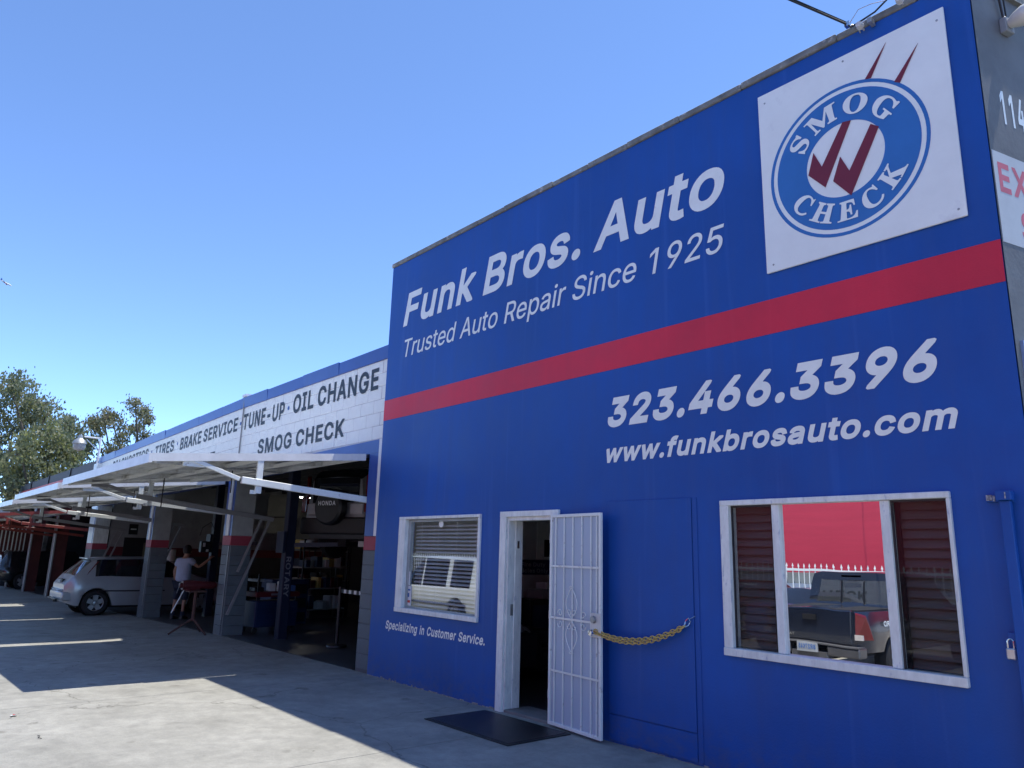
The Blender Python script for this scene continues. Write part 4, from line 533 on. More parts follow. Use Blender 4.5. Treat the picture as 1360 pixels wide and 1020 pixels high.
# door mat
mt = thing("door_mat", "black rubber mat on the concrete in front of the office door", "mat", (-6.02, -.50, 0.002))
MB().box(-.64, .66, -.40, .38, 0, .008).build("mat_base", rubber, mt, bevel=.003)
MB().box(-.60, .62, -.36, .34, .0081, .0115).build("mat_pad", mat("mat_pad_rubber", (.012, .014, .02), .42, var=.3, scale=4, bump=.3, bscale=150), mt, bevel=.002)
# ------------------------------------------------------------------ smog check sign
sg = thing("smog_check_sign", "square white smog check sign with a round blue emblem high on the blue wall", "sign", (-2.39, -.01, 3.88))
SX0, SX1, SZ0, SZ1 = -3.165, -1.63, 3.998, 5.67
MB().box(SX0-(-2.39), SX1+2.39, -.012, .005, SZ0-3.88, SZ1-3.88).build("board", signw, sg, bevel=.002)
emb = mat("emblem_blue", (.030, .17, .48), .4, var=.06, scale=3); embr = mat("emblem_red", (.19, .012, .03), .4, var=.06)
C2 = Vector((-.02, -.013, .865)); C2 = Vector((-2.44+2.39, -.0125, 4.765-3.88)); RO = .642
def ring(name, ra, rb, m, off):
    q = MB(); N = 72
    for i in range(N):
        a = 2*math.pi*i/N
        for r_ in (ra, rb): q.v.append((C2.x+r_*math.cos(a), C2.y-off, C2.z+r_*math.sin(a)))
    for i in range(N): q.f.append((2*i, 2*i+1, 2*((i+1) % N)+1, 2*((i+1) % N)))
    return q.build(name, m, sg)
ring("emblem_outer_ring", RO-.028, RO, emb, .001); ring("emblem_ring", .315, RO-.062, emb, .001)
CH = [[(-.247, .153), (-.185, .005), (.009, .318), (.077, .305), (-.168, -.186), (-.303, -.028)], [(-.031, .031), (.033, -.118), (.224, .204), (.284, .155), (.032, -.330), (-.102, -.157)]]
for c in CH: MB().prism([(C2.x+x, C2.z+z) for x, z in c], -.002, 'xz', C2.y-.002).build("check_mark", embr, sg)
for c in ([(.212, .602), (.259, .590), (.395, .837)], [(.425, .469), (.466, .442), (.62, .702)]): MB().prism([(C2.x+x, C2.z+z) for x, z in c], -.002, 'xz', C2.y-.0025).build("swoosh", embr, sg)
lw = Vector((C2.x, C2.y-.002, C2.z))
text("SMOG", 'b', lw, .79, .165, signw, sg, weight=.012, space=.10, arc=(.368, R(90), 1))
text("CHECK", 'b', lw, 1.16, .165, signw, sg, weight=.012, space=.10, arc=(.530, R(-90), -1))
for x, z in ((-.71, 1.70), (.71, 1.70), (-.71, .18), (.71, .18), (0, 1.74)): MB().lathe([(0, -.004), (.008, -.003), (.009, 0)], (x, -.012, z), 'y', 8).build("screw", metal_g, sg)
# ------------------------------------------------------------------ service cable at the parapet
sc_ = thing("service_cable", "black overhead service cable dead ended on insulators at the parapet", "cable", (-2.3, -.08, 5.84))
bm_ = mat("black_cable", (.02, .02, .02), .5)
pa = Vector((0, 0, .04)); far = Vector((-1.75, -3.6, 1.0))*5
P = [pa+(far)*t+Vector((0, 0, -.8*4*t*(1-t)*.25)) for t in [k/24 for k in range(25)]]
MB().tube(P, .009, 6).build("wire", bm_, sc_); P2 = [p+Vector((.012*math.sin(i*.9), 0, .016*math.cos(i*.9))) for i, p in enumerate(P)]; MB().tube(P2, .006, 5).build("wire", bm_, sc_)
MB().tube([(0, 0, .04), (.03, -.02, -.01), (.08, -.01, .0), (.2, .04, .06), (.33, .03, .12), (.45, .05, .10), (.55, .12, .12)], .008, 6).build("wire", bm_, sc_)
MB().tube([(.02, 0, .05), (.1, -.02, .11), (.2, -.02, .10), (.3, .0, .08)], .003, 5).build("wire", metal_g, sc_)
MB().lathe([(0, -.06), (.022, -.055), (.028, -.03), (.018, -.02), (.028, -.01), (.025, 0), (.008, .0), (.008, .06)], (.09, .03, -.02), 'y', 12).build("insulator", mat("porcelain", (.6, .6, .58), .25), sc_, smooth=True)
MB().lathe([(0, -.06), (.022, -.055), (.028, -.03), (.018, -.02), (.028, -.01), (.025, 0), (.008, .0), (.008, .06)], (.40, .03, .02), 'y', 12).build("insulator", mat("porcelain", (.6, .6, .58), .25), sc_, smooth=True)
MB().box(.155, .185, -.01, .07, -.04, .0).build("clamp", metal_g, sc_); MB().box(-.02, .02, -.02, .02, .02, .06).build("clamp", chrome, sc_)
MB().tube([(.0, .02, .05), (.05, .05, .03), (.06, .08, -.03)], .006, 6).build("bracket", metal_g, sc_)
# ================================================================== GREY STUCCO BUILDING at the right edge
gb = thing("grey_building", "grey stucco wall angling away behind the right end of the blue wall", "building", (-1.452, .0, 0), rz=-R(14))
# local frame: +y runs along the wall away from the camera, +x is its outward side
W_ = 8.0
MB().prism([(0, 0), (0, W_), (-1.9, W_)], 6.1, 'xy', -.3).build("wall", stucco_g, gb)
MB().box(-.16, .03, .04, W_, 5.802, 5.86).build("parapet_cap", coping, gb)
def gtext(s, y, z, w, cap, m, weight=.02, space=.03): return text(s, 'm', (.001, y, z), w, cap, m, gb, weight=weight, space=space, ux=(0, 1, 0), uz=(0, 0, 1), off=.0006)
gtext("114", .19, 4.69, .28, .27, letter, .022, .02)
box("sign_panel", mat("faded_sign_white", (.60, .61, .60), .6, var=.08, dirt=((.45, .46, .46), 3, .5, .8)), gb, .0, .0018, .012, 1.6, 3.755, 4.435)
pink = mat("faded_red_paint", (.70, .16, .19), .6, var=.12)
def gtext2(s, y, z, w, cap): return text(s, 'm', (.002, y, z), w, cap, pink, gb, weight=.03, space=.04, ux=(0, 1, 0), uz=(0, 0, 1), off=.0006)
gtext2("EX", .055, 4.13, .33, .23); gtext2("S", .245, 3.80, .15, .23)
MB().box(0, .02, .05, .55, 2.3, 3.07).build("framed_sign", mat("pale_blue_frame", (.25, .36, .6), .5), gb); MB().box(.0205, .023, .10, .5, 2.4, 3.0).build("sign_face", signw, gb)
fl = thing("flood_light", "small white flood light on a bracket high on the grey wall", "lamp", (-1.452+.36*.242+.0, .36*.970, 5.52), rz=-R(14))
MB().box(0, .05, -.05, .05, -.06, .06).build("mounting_box", mat("grey_box", (.30, .33, .35), .5), fl, bevel=.006)
MB().lathe([(.035, .045), (.06, .10), (.075, .16), (.07, .19), (0, .20)], (0, 0, .01), 'x', 16).build("lamp_head", mat("lamp_lens", (.75, .75, .68), .3), fl, smooth=True)
MB().tube([(.02, 0, .06), (.03, .25, .16), (.03, .7, .30)], .012, 6).build("conduit", bm_, fl); MB().tube([(.02, .02, .06), (.04, -.03, .25), (.05, -.10, .45)], .006, 5).build("conduit", bm_, fl)
MB().tube([(.02, -.02, .06), (.03, -.06, .2), (.04, -.12, .4)], .008, 6).build("conduit", bm_, fl)

o = thing("paper_scrap", "tiny red and white paper scrap on the sunlit concrete", "litter", (-8.9, -4.1, .004)); MB().hexa([(-.03, -.02, 0), (.02, -.03, .004), (.03, .02, .012), (-.02, .03, .002), (-.03, -.02, .002), (.02, -.03, .006), (.03, .02, .014), (-.02, .03, .004)]).build("scrap", signw, o); MB().hexa([(-.01, -.01, .009), (.02, -.01, .009), (.02, .01, .012), (-.01, .01, .009), (-.01, -.01, .011), (.02, -.01, .011), (.02, .01, .015), (-.01, .01, .011)]).build("scrap_print", inkr, o)
o = MB().tube([(0, 0, .004), (.04, .01, .008), (.09, -.01, .005), (.13, .01, .004)], .003, 5).build("twig", black, None, loc=(-7.9, -4.05, .002)); tag(o, "small dark twig lying on the sunlit concrete", "twig")
# ================================================================== GARAGE WING
garage = thing("garage_building", "long white block garage with a blue roof edge and open tilt up doors", "garage", (0, 0, 0))
FY = .055
bm1 = MB().box(-.1965, .1965, 0, .16, .0035, .1965).build("block", cmu_w, garage, bevel=.005); bm1.location = (-9.60, FY, 4.24); base_me = bm1.data
wallback = MB()
GX0 = -27.9
def block(x, z, m=None, y=FY):
    key = m.name if m else 'w'
    o = bpy.data.objects.new("block", block.me.setdefault(key, mk(m))); COL.objects.link(o); o.parent = garage; o.location = (x, y+random.uniform(-.0015, .002), z+dz(x)+random.uniform(-.0008, .0008)); o.rotation_euler.x = random.uniform(-.004, .004); return o
def mk(m):
    if m is None: return base_me
    k = base_me.copy(); k.materials.clear(); k.materials.append(m); return k
block.me = {}
bpy.data.objects.remove(bm1)
for row in range(6):
    z = 3.243+.2*row; x = -9.60-(.2 if row % 2 else 0)
    if row % 2:
        o = block(-9.49, z); o.scale.x = .48
    while x > GX0+.2:
        block(x, z); x -= .4
q = MB(); q.hexa([(GX0, FY+.004, 3.2+dz(GX0)), (-15, FY+.004, 3.2), (-15, FY+.2, 3.2), (GX0, FY+.2, 3.2+dz(GX0)), (GX0, FY+.004, 4.45+dz(GX0)), (-15, FY+.004, 4.45), (-15, FY+.2, 4.45), (GX0, FY+.2, 4.45+dz(GX0))]); q.box(-14.999, -9.4, FY+.004, FY+.2, 3.2, 4.45)
q.build("mortar", mat("painted_mortar", (.60, .61, .62), .7), garage)
# blue roof edge in sheet metal lengths
x = -9.41
while x > GX0+.1:
    x2 = max(x-random.uniform(1.1, 1.6), GX0)
    j = random.uniform(-.006, .01)
    MB().hexa([(x2+.004, FY-.02, 4.445+dz(x2)), (x-.004, FY-.02, 4.445+dz(x)), (x-.004, FY+.24, 4.445+dz(x)), (x2+.004, FY+.24, 4.445+dz(x2)), (x2+.004, FY-.03-j, 4.645+dz(x2)+j), (x-.004, FY-.03-j, 4.65+dz(x)+j*.5), (x-.004, FY+.24, 4.645+dz(x)), (x2+.004, FY+.24, 4.645+dz(x2))]).build("roof_flashing", blue_trim, garage); x = x2
# header
MB().hexa([(-27, FY+.0, 3.02+dz(-27)), (-9.56, FY, 3.04), (-9.56, FY+.2, 3.04), (-27, FY+.2, 3.02+dz(-27)), (-27, FY, 3.235+dz(-27)), (-9.56, FY, 3.235), (-9.56, FY+.2, 3.235), (-27, FY+.2, 3.235+dz(-27))]).build("door_header", blue_trim, garage)
# jamb beside the blue wall
box("jamb_strip", white, garage, -9.555, -9.392, FY-.006, FY+.2, 1.838, 3.238, .002)
box("jamb_panel", blue_trim, garage, -9.82, -9.557, FY, FY+.2, 1.838, 3.037, .002)
gbase = base_me.copy(); gbase.materials.clear(); gbase.materials.append(cmu_g)
rb_me = base_me.copy(); rb_me.materials.clear(); rb_me.materials.append(red_band)
for k in range(9):
    o = bpy.data.objects.new("block", rb_me if k == 8 else gbase); COL.objects.link(o); o.parent = garage; o.location = (-9.607, FY-.003, .035+.2*k); o.scale = (1.07, 1, 1)
box("pillar_core", mat("grey_mortar", (.11, .12, .13), .8), garage, -9.815, -9.40, FY+.003, FY+.2, -.3, 1.836)
text("SMOG CHECK", 'm', (-14.19, FY, 3.385), 3.50, .30, mat("sign_black", (.022, .026, .035), .5, var=.3, scale=6), garage, weight=.024, space=.02, wordspace=.3, off=.006)
sb = bpy.data.materials["sign_black"]
def wl(s, x0, x1, z, cap): return text(s, 'm', (x0, FY, z), x1-x0, cap, sb, garage, weight=.024, space=.02, off=.006, sag=True)
wl("OIL CHANGE", -12.72, -9.70, 4.005, .345); wl("TUNE-UP", -15.10, -13.10, 3.965, .335)
wl("BRAKE SERVICE", -19.20, -15.42, 3.99, .30); wl("TIRES", -21.35, -19.72, 4.02, .30); wl("DIAGNOSTICS", -25.9, -22.0, 4.05, .29)
wl("ALIGNMENT", -19.9, -16.62, 3.40, .30)
dotm = mat("blue_dot", (.03, .10, .35), .5)
for x, z in ((-12.92, 4.14), (-15.26, 4.13), (-19.45, 4.18), (-21.68, 4.21)): MB().lathe([(0, -.001), (.04, -.001), (.04, 0)], (x, FY-.004, z+dz(x)), 'y', 10).build("dot", dotm, garage)
MB().tube([(-15.13, FY-.02, 3.06), (-15.13, FY-.02, 4.62), (-15.13, FY-.03, 4.70)], .014, 6).build("conduit", arm_g, garage); MB().box(-15.2, -14.98, FY-.05, FY+.1, 4.66, 4.71).build("conduit_cap", white, garage)
# posts between the bays
def post(x0, x1, zb, zt, m_top=True):
    P = bpy.data.objects.new("post", None); COL.objects.link(P); P.parent = garage; P.location = (x0, FY-.02, zb); w = x1-x0; d = .42
    if w > .6: box("post_core", frame_w, P, 0, w, 0, d, 1.9, zt-zb); box("post_strip", blue_trim, P, w-.14, w-.08, -.006, -.0005, 1.9, zt-zb)
    else:
        box("post_core", int_w if 0 else mat("post_upper_grey", (.40, .41, .40), .6), P, 0, w, 0, d, 1.9, zt-zb)
        a = (w)/3
        box("post_strip", blue_trim, P, 0, a, -.004, -.0005, 1.9, zt-zb); box("post_strip", white, P, a, 2*a+.02, -.022, -.0005, 1.9, zt-zb); box("post_strip", blue_trim, P, 2*a+.021, w, -.004, -.0005, 1.9, zt-zb)
    for k in range(9):
        box("block", cmu_g, P, 0, w-.07, .0, d, .004+.19*k, .19*k+.188, .004) if w < .6 else box("block", cmu_g, P, 0, w, .0, d, .004+.19*k, .19*k+.188, .004)
        if w < .6: box("block", cmu_g, P, w-.066, w, .012, d-.002, .004+.19*k, .19*k+.188, .004)
    box("red_band", red_band, P, -.003, w+.003, -.004, d+.003, 1.712, 1.898, .003)
    box("steel_angle", arm_g, P, w-.085, w-.062, -.008, .0, .3, 1.70)
    return P
for a, c, zb in ((-15.5, -15.05, -.045), (-21.0, -20.53, -.14), (-27.9, -27.05, -.26)): post(a, c, zb, 3.03+dz((a+c)/2))
# interior shell
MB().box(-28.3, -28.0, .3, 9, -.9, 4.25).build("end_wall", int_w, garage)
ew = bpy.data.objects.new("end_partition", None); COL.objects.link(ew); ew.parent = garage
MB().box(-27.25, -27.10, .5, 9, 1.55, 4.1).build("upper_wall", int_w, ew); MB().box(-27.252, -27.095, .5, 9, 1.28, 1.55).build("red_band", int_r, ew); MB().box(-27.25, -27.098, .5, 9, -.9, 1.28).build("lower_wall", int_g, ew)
box("doorway", black, ew, -27.12, -27.085, .95, 2.0, -.3, 1.85); box("painted_doorway_light", mat("doorway_light_colour", (.16, .16, .11), .8), ew, -27.083, -27.08, 1.55, 1.9, -.2, 1.7)  # paler flat panel: dim light in the doorway put into its colour, no lamp
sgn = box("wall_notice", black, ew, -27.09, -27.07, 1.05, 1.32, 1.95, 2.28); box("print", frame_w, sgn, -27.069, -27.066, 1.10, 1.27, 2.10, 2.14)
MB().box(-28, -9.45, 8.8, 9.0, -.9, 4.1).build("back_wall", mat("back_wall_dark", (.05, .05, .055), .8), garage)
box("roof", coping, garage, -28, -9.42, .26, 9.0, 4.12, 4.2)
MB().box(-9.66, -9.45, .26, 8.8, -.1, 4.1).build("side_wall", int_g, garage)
for k in range(12): box("ceiling_joist", dark, garage, -27.0, -9.7, .9+k*.65, .98+k*.65, 3.62, 3.9)
for x, y0, y1, z0, z1 in ((-26.2, 5.3, 6.6, 2.75, 3.5), (-26.2, 5.25, 6.2, 2.15, 2.7)): box("wall_board", mat("pale_board", (.22, .22, .21), .7, var=.1), garage, x-.02, x, y0, y1, z0, z1)
tl = thing("tube_light", "small lit ceiling light inside the first garage bay", "lamp", (-24.5, 6.0, 3.35)); box("housing", white, tl, -.1, .1, -.35, .35, .03, .08); box("tube", mat("lit_tube", (1, 1, 1), emit=((1, .95, .8), 6)), tl, -.04, .04, -.3, .3, 0, .03)
# ------------------------------------------------------------------ tilt up doors
def tilt_door(par, x0, x1, d, fm, am, skip=False):
    D = bpy.data.objects.new("tilt_door", None); COL.objects.link(D); D.parent = par; D.location = (x0, 0, d); w = x1-x0
    zt = lambda y: 3.035+y*.1017    # top surface
    def slab(n_, m, a, c, y0, y1, t0, t1): return MB().hexa([(a, y0, zt(y0)-t1), (c, y0, zt(y0)-t1), (c, y1, zt(y1)-t1), (a, y1, zt(y1)-t1), (a, y0, zt(y0)-t0), (c, y0, zt(y0)-t0), (c, y1, zt(y1)-t0), (a, y1, zt(y1)-t0)]).build(n_, m, D)
    N = 30; Ym = -2.93; q = MB()
    for k in range(N+1):            # corrugated skin
        y = -.02+(Ym+.02)*k/N; z = zt(y)-.018-(.016 if k % 2 else 0)+random.uniform(-.003, .003)
        for i in range(9): q.v.append((w*i/8*.996+.01, y, z+random.uniform(-.006, .006)))
    for k in range(N):
        for i in range(8): q.f.append((k*9+i, k*9+i+1, (k+1)*9+i+1, (k+1)*9+i))
    q.build("skin", door_m, D)
    slab("side_rail", fm, w-.035, w, Ym, .02, 0, .10); slab("side_rail", fm, 0, .035, Ym, .02, 0, .10)
    slab("front_rail", fm, 0, w, -2.97, Ym-.001, -.001, .115); slab("back_rail", fm, .036, w-.036, -.02, .02, .01, .09)
    for x in (w*.25, w*.5, w*.75): slab("rib", door_m, x-.02, x+.02, Ym+.01, -.03, .036, .085)
    for y in (-.8, -1.55, -2.25): slab("rib", door_m, .04, w-.04, y-.025, y+.025, .05, .11)
    MB().bar((.05, Ym+.05, zt(Ym)-.10), (w*.5, -.1, zt(-.1)-.10), .03, .03).bar((w-.05, Ym+.05, zt(Ym)-.10), (w*.5, -.1, zt(-.1)-.105), .03, .03).build("brace", door_m, D)
    for X, m, ins in ((w-.01, am, 1), (.25, arm_g if am is arm_w else am, 0)):
        MB().bar((X, -1.80, 2.50), (X, .10 if ins else .85, 2.36 if ins else 2.20), .05, .09).build("arm", m, D, bevel=.006)
        MB().bar((X-.02, -1.82, 2.51), (X-.02, -2.42, 2.70), .04, .055).build("arm_link", m, D, bevel=.005)
        MB().box(X-.06, X-.02, -2.55, -2.28, 2.62, 2.74).build("hinge_plate", m, D)
        MB().box(X-.03, X+.005, -1.60, -1.52, 2.34, 2.80).box(X-.035, X-.02, -1.66, -1.58, 2.33, 2.38).build("latch_bracket", frame_w if am is arm_w else am, D)
        if not ins and am is arm_w: MB().bar((X, .78, 2.2), (X, .40, 1.16), .03, .045).bar((X, .60, 2.2), (X, .22, 1.16), .03, .045).bar((X, .4, 1.16), (X, .10, .35), .03, .05).build("counterweight_arm", m, D)
    for x, y, l in ((w*.28, -1.7, .5), (w*.62, -1.2, .35)): MB().tube([(x, y, zt(y)-.1), (x+.01, y, zt(y)-.1-l)], .010, 5).tube([(x, y, zt(y)-.12), (x+.04, y, zt(y)-.2), (x, y, zt(y)-.26)], .006, 4).build("pull_chain", bm_, D)
    return D
fas = mat("door_frame_paint", (.80, .81, .81), .35, var=.08, scale=3, dirt=((.38, .37, .35), 5, .62, .8))
tilt_door(garage, -15.27, -9.86, 0, fas, arm_w)
tilt_door(garage, -20.95, -15.68, -.045, fas, arm_w)
tilt_door(garage, -26.8, -21.2, -.14, fas, arm_w)
# ------------------------------------------------------------------ yard light at the far corner
yl = thing("yard_light", "old white barn light on a bent pole at the far corner of the garage roof", "lamp", (-27.75, -.03, 3.9))
MB().tube([(0, 0, -.4), (0, 0, .85), (.02, -.02, 1.18)], .035, 8).build("pole", white, yl); MB().tube([(0, 0, 1.15), (-.25, -.45, 1.19)], .028, 6).tube([(0, 0, .7), (-.2, -.38, 1.1)], .015, 5).build("arm", white, yl)
MB().lathe([(.0, .30), (.06, .28), (.08, .18), (.18, .10), (.22, 0), (.21, -.02)], (-.32, -.55, .95), 'z', 16).build("shade", metal_g, yl, smooth=True); MB().lathe([(.18, 0), (.19, -.10), (.15, -.20), (.0, -.24)], (-.32, -.55, .95), 'z', 16).build("globe", mat("milky_globe", (.33, .31, .30), .35), yl, smooth=True)
MB().box(-.16, .30, -.06, .1, -.05, .3).build("mount", frame_w, yl)
# ================================================================== RED NEIGHBOUR
ngb = thing("red_garage_building", "low red trimmed repair garage with dark parapet beyond the white one", "garage", (0, 0, 0))
redp = mat("red_post_paint", (.10, .014, .012), .6, var=.2); redf = mat("red_fascia", (.50, .05, .05), .5, var=.08); parap = mat("dark_parapet", (.085, .09, .10), .7, var=.15, scale=4, stretch=(1, 1, 6)); orange = mat("orange_steel", (.27, .045, .03), .45, var=.12)
MB().box(-46, -28.02, .0, .25, 3.4, 4.03).build("fascia", redf, ngb)
x = -28.03
for k in range(4):
    MB().box(x-4.4, x-.03, .05, .3, 4.03, 4.36).build("parapet", parap, ngb); MB().box(x-4.47, x-4.4, .0, .3, 3.98, 4.40).build("downpipe", black, ngb); x -= 4.48
for x in (-33.2, -38.6, -43.8): MB().box(x-.35, x+.12, -.03, .4, -.75, 3.4).build("post", redp, ngb); MB().box(x+.125, x+.19, -.05, .0, -.5, 3.4).build("pipe", arm_g, ngb)
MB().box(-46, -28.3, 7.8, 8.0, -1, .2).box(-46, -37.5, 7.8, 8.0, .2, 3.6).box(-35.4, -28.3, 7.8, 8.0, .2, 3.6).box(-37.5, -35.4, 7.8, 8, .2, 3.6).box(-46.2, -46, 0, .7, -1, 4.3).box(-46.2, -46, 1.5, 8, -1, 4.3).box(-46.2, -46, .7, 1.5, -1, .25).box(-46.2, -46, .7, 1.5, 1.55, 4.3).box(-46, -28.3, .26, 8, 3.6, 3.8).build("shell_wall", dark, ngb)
lowwall = thing("white_slat_fence", "bright white slatted fence seen through the far opening of the red garage", "fence", (-50, 2, 0))
lowwall.rotation_euler.z = R(90)
for k in range(14): box("slat", white, lowwall, -6, 12, 0, .03, -.5+k*.28, -.26+k*.28)
for x in (-5.5, -3, 3, 7, 11): box("fence_post", white, lowwall, x-.05, x+.05, .031, .12, -1.2, 3.5)
for a, c in ((-33.0, -28.3), (-38.4, -33.7), (-43.6, -39.1)):
    D = tilt_door(ngb, a, c, -.30, orange if a > -34 else fas, orange)
sgl = box("wall_panel", redp, ngb, -43.3, -43.2, -1.0, .6, 1.0, 2.6)
for k in range(9): box("stripe", frame_w, sgl, -43.19, -43.17, -.95+k*.16, -.90+k*.16, 1.15, 2.3)
# ================================================================== VEHICLES
tyre_m = mat("tyre", (.018, .018, .02), .8, var=.2); rim_m = mat("alloy_rim", (.48, .49, .51), .3, .7, var=.08); well = mat("wheel_well", (.008, .008, .009), .9)
lamp_r = mat("red_lens", (.15, .006, .008), .15, var=.1, coat=.5); lamp_c = mat("clear_lens", (.6, .55, .5), .2); plate_m = mat("licence_plate", (.34, .36, .38), .5)
def tab(T, x): return lerp(x, T)
def car(name, label, cat, loc, rz, L_, W2, belt, roof, low, wheels, paint, glassx, wr=.80, group=None, R_=.32, spokes=5, lowmat=None, rearcut=.30):
    """lofted body, x forward, origin on the ground at the middle"""
    t = thing(name, label, cat, loc, rz, group)
    N = int(L_/.06); st = []
    for i in range(N+1):
        x = -L_/2+L_*i/N; e = min(x+L_/2, L_/2-x); w = W2/2*(1-.16*max(0, 1-e/.42)**2.2)
        zl = tab(low, x); zb = tab(belt, x); zr = max(tab(roof, x), zb+.012); arch = 0
        for wx in wheels:
            d = abs(x-wx); ra = R_+.055
            if d < ra: arch = max(arch, R_*1.0+math.sqrt(ra*ra-d*d)*.98)
        za = max(zl, arch); g = zr-zb; green = min(1, g/.35)
        mid = zl+(zb-zl)*.55; mid = max(mid, za+.03)
        y6 = w*(.955*(1-green)+(wr+.03)*green); y7 = w*(.70*(1-green)+(wr-.12)*green)
        st.append((x, [(0, zl if not arch else za), (w*.72, max(zl, za) if arch else zl), (w*.955, za), (w*1.0, max(za+.02, mid-.12)), (w*1.0, mid+.02), (w*.985, zb-.05), (w*.955, zb), (y6, zr-.035*green-.004), (y7, zr), (0, zr+.018)], green, zr))
    B = MB(); G = {}
    def ringv(i): x, p, g, z = st[i]; return [(x, y, zz) for y, zz in p]+[(x, -y, zz) for y, zz in p[-2:0:-1]]
    rings = [ringv(i) for i in range(N+1)]; n_ = len(rings[0])
    for r_ in rings: B.v += r_
    for i in range(N):
        x = (st[i][0]+st[i+1][0])/2; gl = [k for k, (a, c) in enumerate(glassx) if a < x < c]; g = min(st[i][2], st[i+1][2]); slope = abs(st[i+1][3]-st[i][3])/(L_/N)
        for j in range(n_):
            f = (i*n_+j, (i+1)*n_+j, (i+1)*n_+(j+1) % n_, i*n_+(j+1) % n_); key = None
            if j in (6, n_-7) and gl and g > .25: key = ('window', gl[0], j)
            elif j in (7, 8, n_-8, n_-9) and slope > .38 and g > .12 and tab(roof, x) > tab(belt, x)+.05: key = ('windshield' if x > 0 else 'rear_window', 0, 0)
            if key: G.setdefault(key, []).append([B.v[k] for k in f])
            else: B.f.append(f)
    B.f.append(tuple(range(n_))); B.f.append(tuple(range(N*n_+n_-1, N*n_-1, -1)))
    B.build("body", paint, t, smooth=True)
    for key, fs in G.items():
        q = MB()
        for f in fs: q.quad(*f)
        bm = bmesh.new(); me = bpy.data.meshes.new(key[0]); me.from_pydata(q.v, [], q.f); bm.from_mesh(me); bmesh.ops.remove_doubles(bm, verts=bm.verts, dist=.0005); bm.to_mesh(me); bm.free(); me.materials.append(car_glass); fix(me); link(key[0], me, t, True)
    zl0 = tab(low, 0)
    MB().box(-L_/2+.35, L_/2-.35, -W2/2+.2, W2/2-.2, max(.16, zl0-.05), zl0+.45).build("underbody", well, t)
    for wx in wheels:
        for s in (1, -1):
            wh = bpy.data.objects.new("wheel", None); COL.objects.link(wh); wh.parent = t; wh.location = (wx, s*(W2/2-.115), R_)
            MB().lathe([(R_*.64, -.10), (R_*.9, -.10), (R_, -.07), (R_, .07), (R_*.92, .10), (R_*.68, .105), (R_*.64, .08)], (0, 0, 0), 'y', 28).build("tyre", tyre_m, wh, smooth=True)
            rm = MB().lathe([(R_*.66, .095), (R_*.62, .08), (R_*.60, .05)], (0, 0, 0), 'y', 28); rm.v = [(a, s*bb, c) for a, bb, c in rm.v]
            for k in range(spokes):
                a = 2*math.pi*k/spokes+.3; d = Vector((math.cos(a), 0, math.sin(a))); e = Vector((-math.sin(a), 0, math.cos(a))); w1, w2 = R_*.17, R_*.20
                o_ = Vector((0, s*.075, 0)); rm.hexa([o_-e*w1-Vector((0, s*.02, 0)), o_+e*w1-Vector((0, s*.02, 0)), o_+d*R_*.62+e*w2-Vector((0, s*.02, 0)), o_+d*R_*.62-e*w2-Vector((0, s*.02, 0)), o_-e*w1, o_+e*w1, o_+d*R_*.62+e*w2, o_+d*R_*.62-e*w2])
            rm.lathe([(0, s*.095), (R_*.16, s*.09), (R_*.18, s*.07)], (0, 0, 0), 'y', 16); rm.build("rim", rim_m, wh)
            MB().lathe([(0, s*.03), (R_*.64, s*.03)], (0, 0, 0), 'y', 20).build("hub_back", well, wh)
            MB().lathe([(R_*.05, s*-.1), (R_+.04, s*-.1), (R_+.05, s*.0)], (0, 0, 0), 'y', 20).build("wheel_well", well, wh)
    return t
silver = mat("silver_paint", (.40, .42, .44), .28, .35, var=.03, coat=.6); navy = mat("dark_navy_paint", (.012, .018, .035), .25, .2, var=.1, coat=.8); blackp = mat("black_car_paint", (.012, .013, .016), .2, var=.1, coat=.8)
carwhite = mat("white_car_paint", (.72, .72, .68), .3, var=.03, coat=.5); blue_car = mat("blue_car_paint", (.05, .10, .33), .25, .3, var=.04, coat=.8)
# silver three door hatchback nosed into the far bay (x forward = +y in the scene)
H = car("silver_hatchback", "silver three door hatchback parked nose in under the farthest white door", "car", (-22.78, .60, gz(-22, -1)+.015), R(90), 4.15, 1.70,
        [(-2.08, .74), (-1.9, .93), (-1.2, .97), (.6, .93), (1.3, .88), (2.08, .66)], [(-2.08, .75), (-1.9, .98), (-1.55, 1.36), (-1.35, 1.42), (-.2, 1.45), (.35, 1.40), (1.15, .97), (1.5, .90), (2.08, .67)],
        [(-2.08, .34), (-1.8, .24), (1.8, .22), (2.08, .30)], (-1.34, 1.30), silver, ((-1.42, -.30), (-.24, .62)), R_=.305)
MB().box(-2.11, -1.86, -.80, .80, .36, .58).box(-2.12, -2.05, -.68, .68, .58, .64).build("rear_bumper", silver, H, bevel=.04, smooth=True)
for s in (1, -1):
    MB().hexa([(-1.80, s*.70, .98), (-1.56, s*.775, .985), (-1.40, s*.70, 1.30), (-1.56, s*.64, 1.30), (-1.83, s*.66, 1.0), (-1.62, s*.80, .98), (-1.36, s*.735, 1.33), (-1.52, s*.62, 1.34)]).build("tail_light", lamp_r, H)
    MB().tube([(-1.3, s*.853, .60), (.3, s*.862, .60)], .018, 6).build("side_moulding", black, H)
MB().box(-2.06, -1.96, -.28, .28, .74, .88).build("plate_recess", black, H); MB().box(-2.075, -2.062, -.16, .16, .76, .86).build("licence_plate", plate_m, H)
MB().lathe([(.0, 0), (.075, .001), (.08, .0)], (-1.55, -.842, .80), 'y', 18).build("fuel_flap", silver, H); MB().box(-2.2, -2.14, -.5, .5, .38, .41).box(-2.15, -2.05, -.03, .03, .3, .38).build("tow_bar", black, H)
MB().box(-1.60, -1.35, -.5, .5, 1.385, 1.415).build("spoiler", silver, H, bevel=.008)
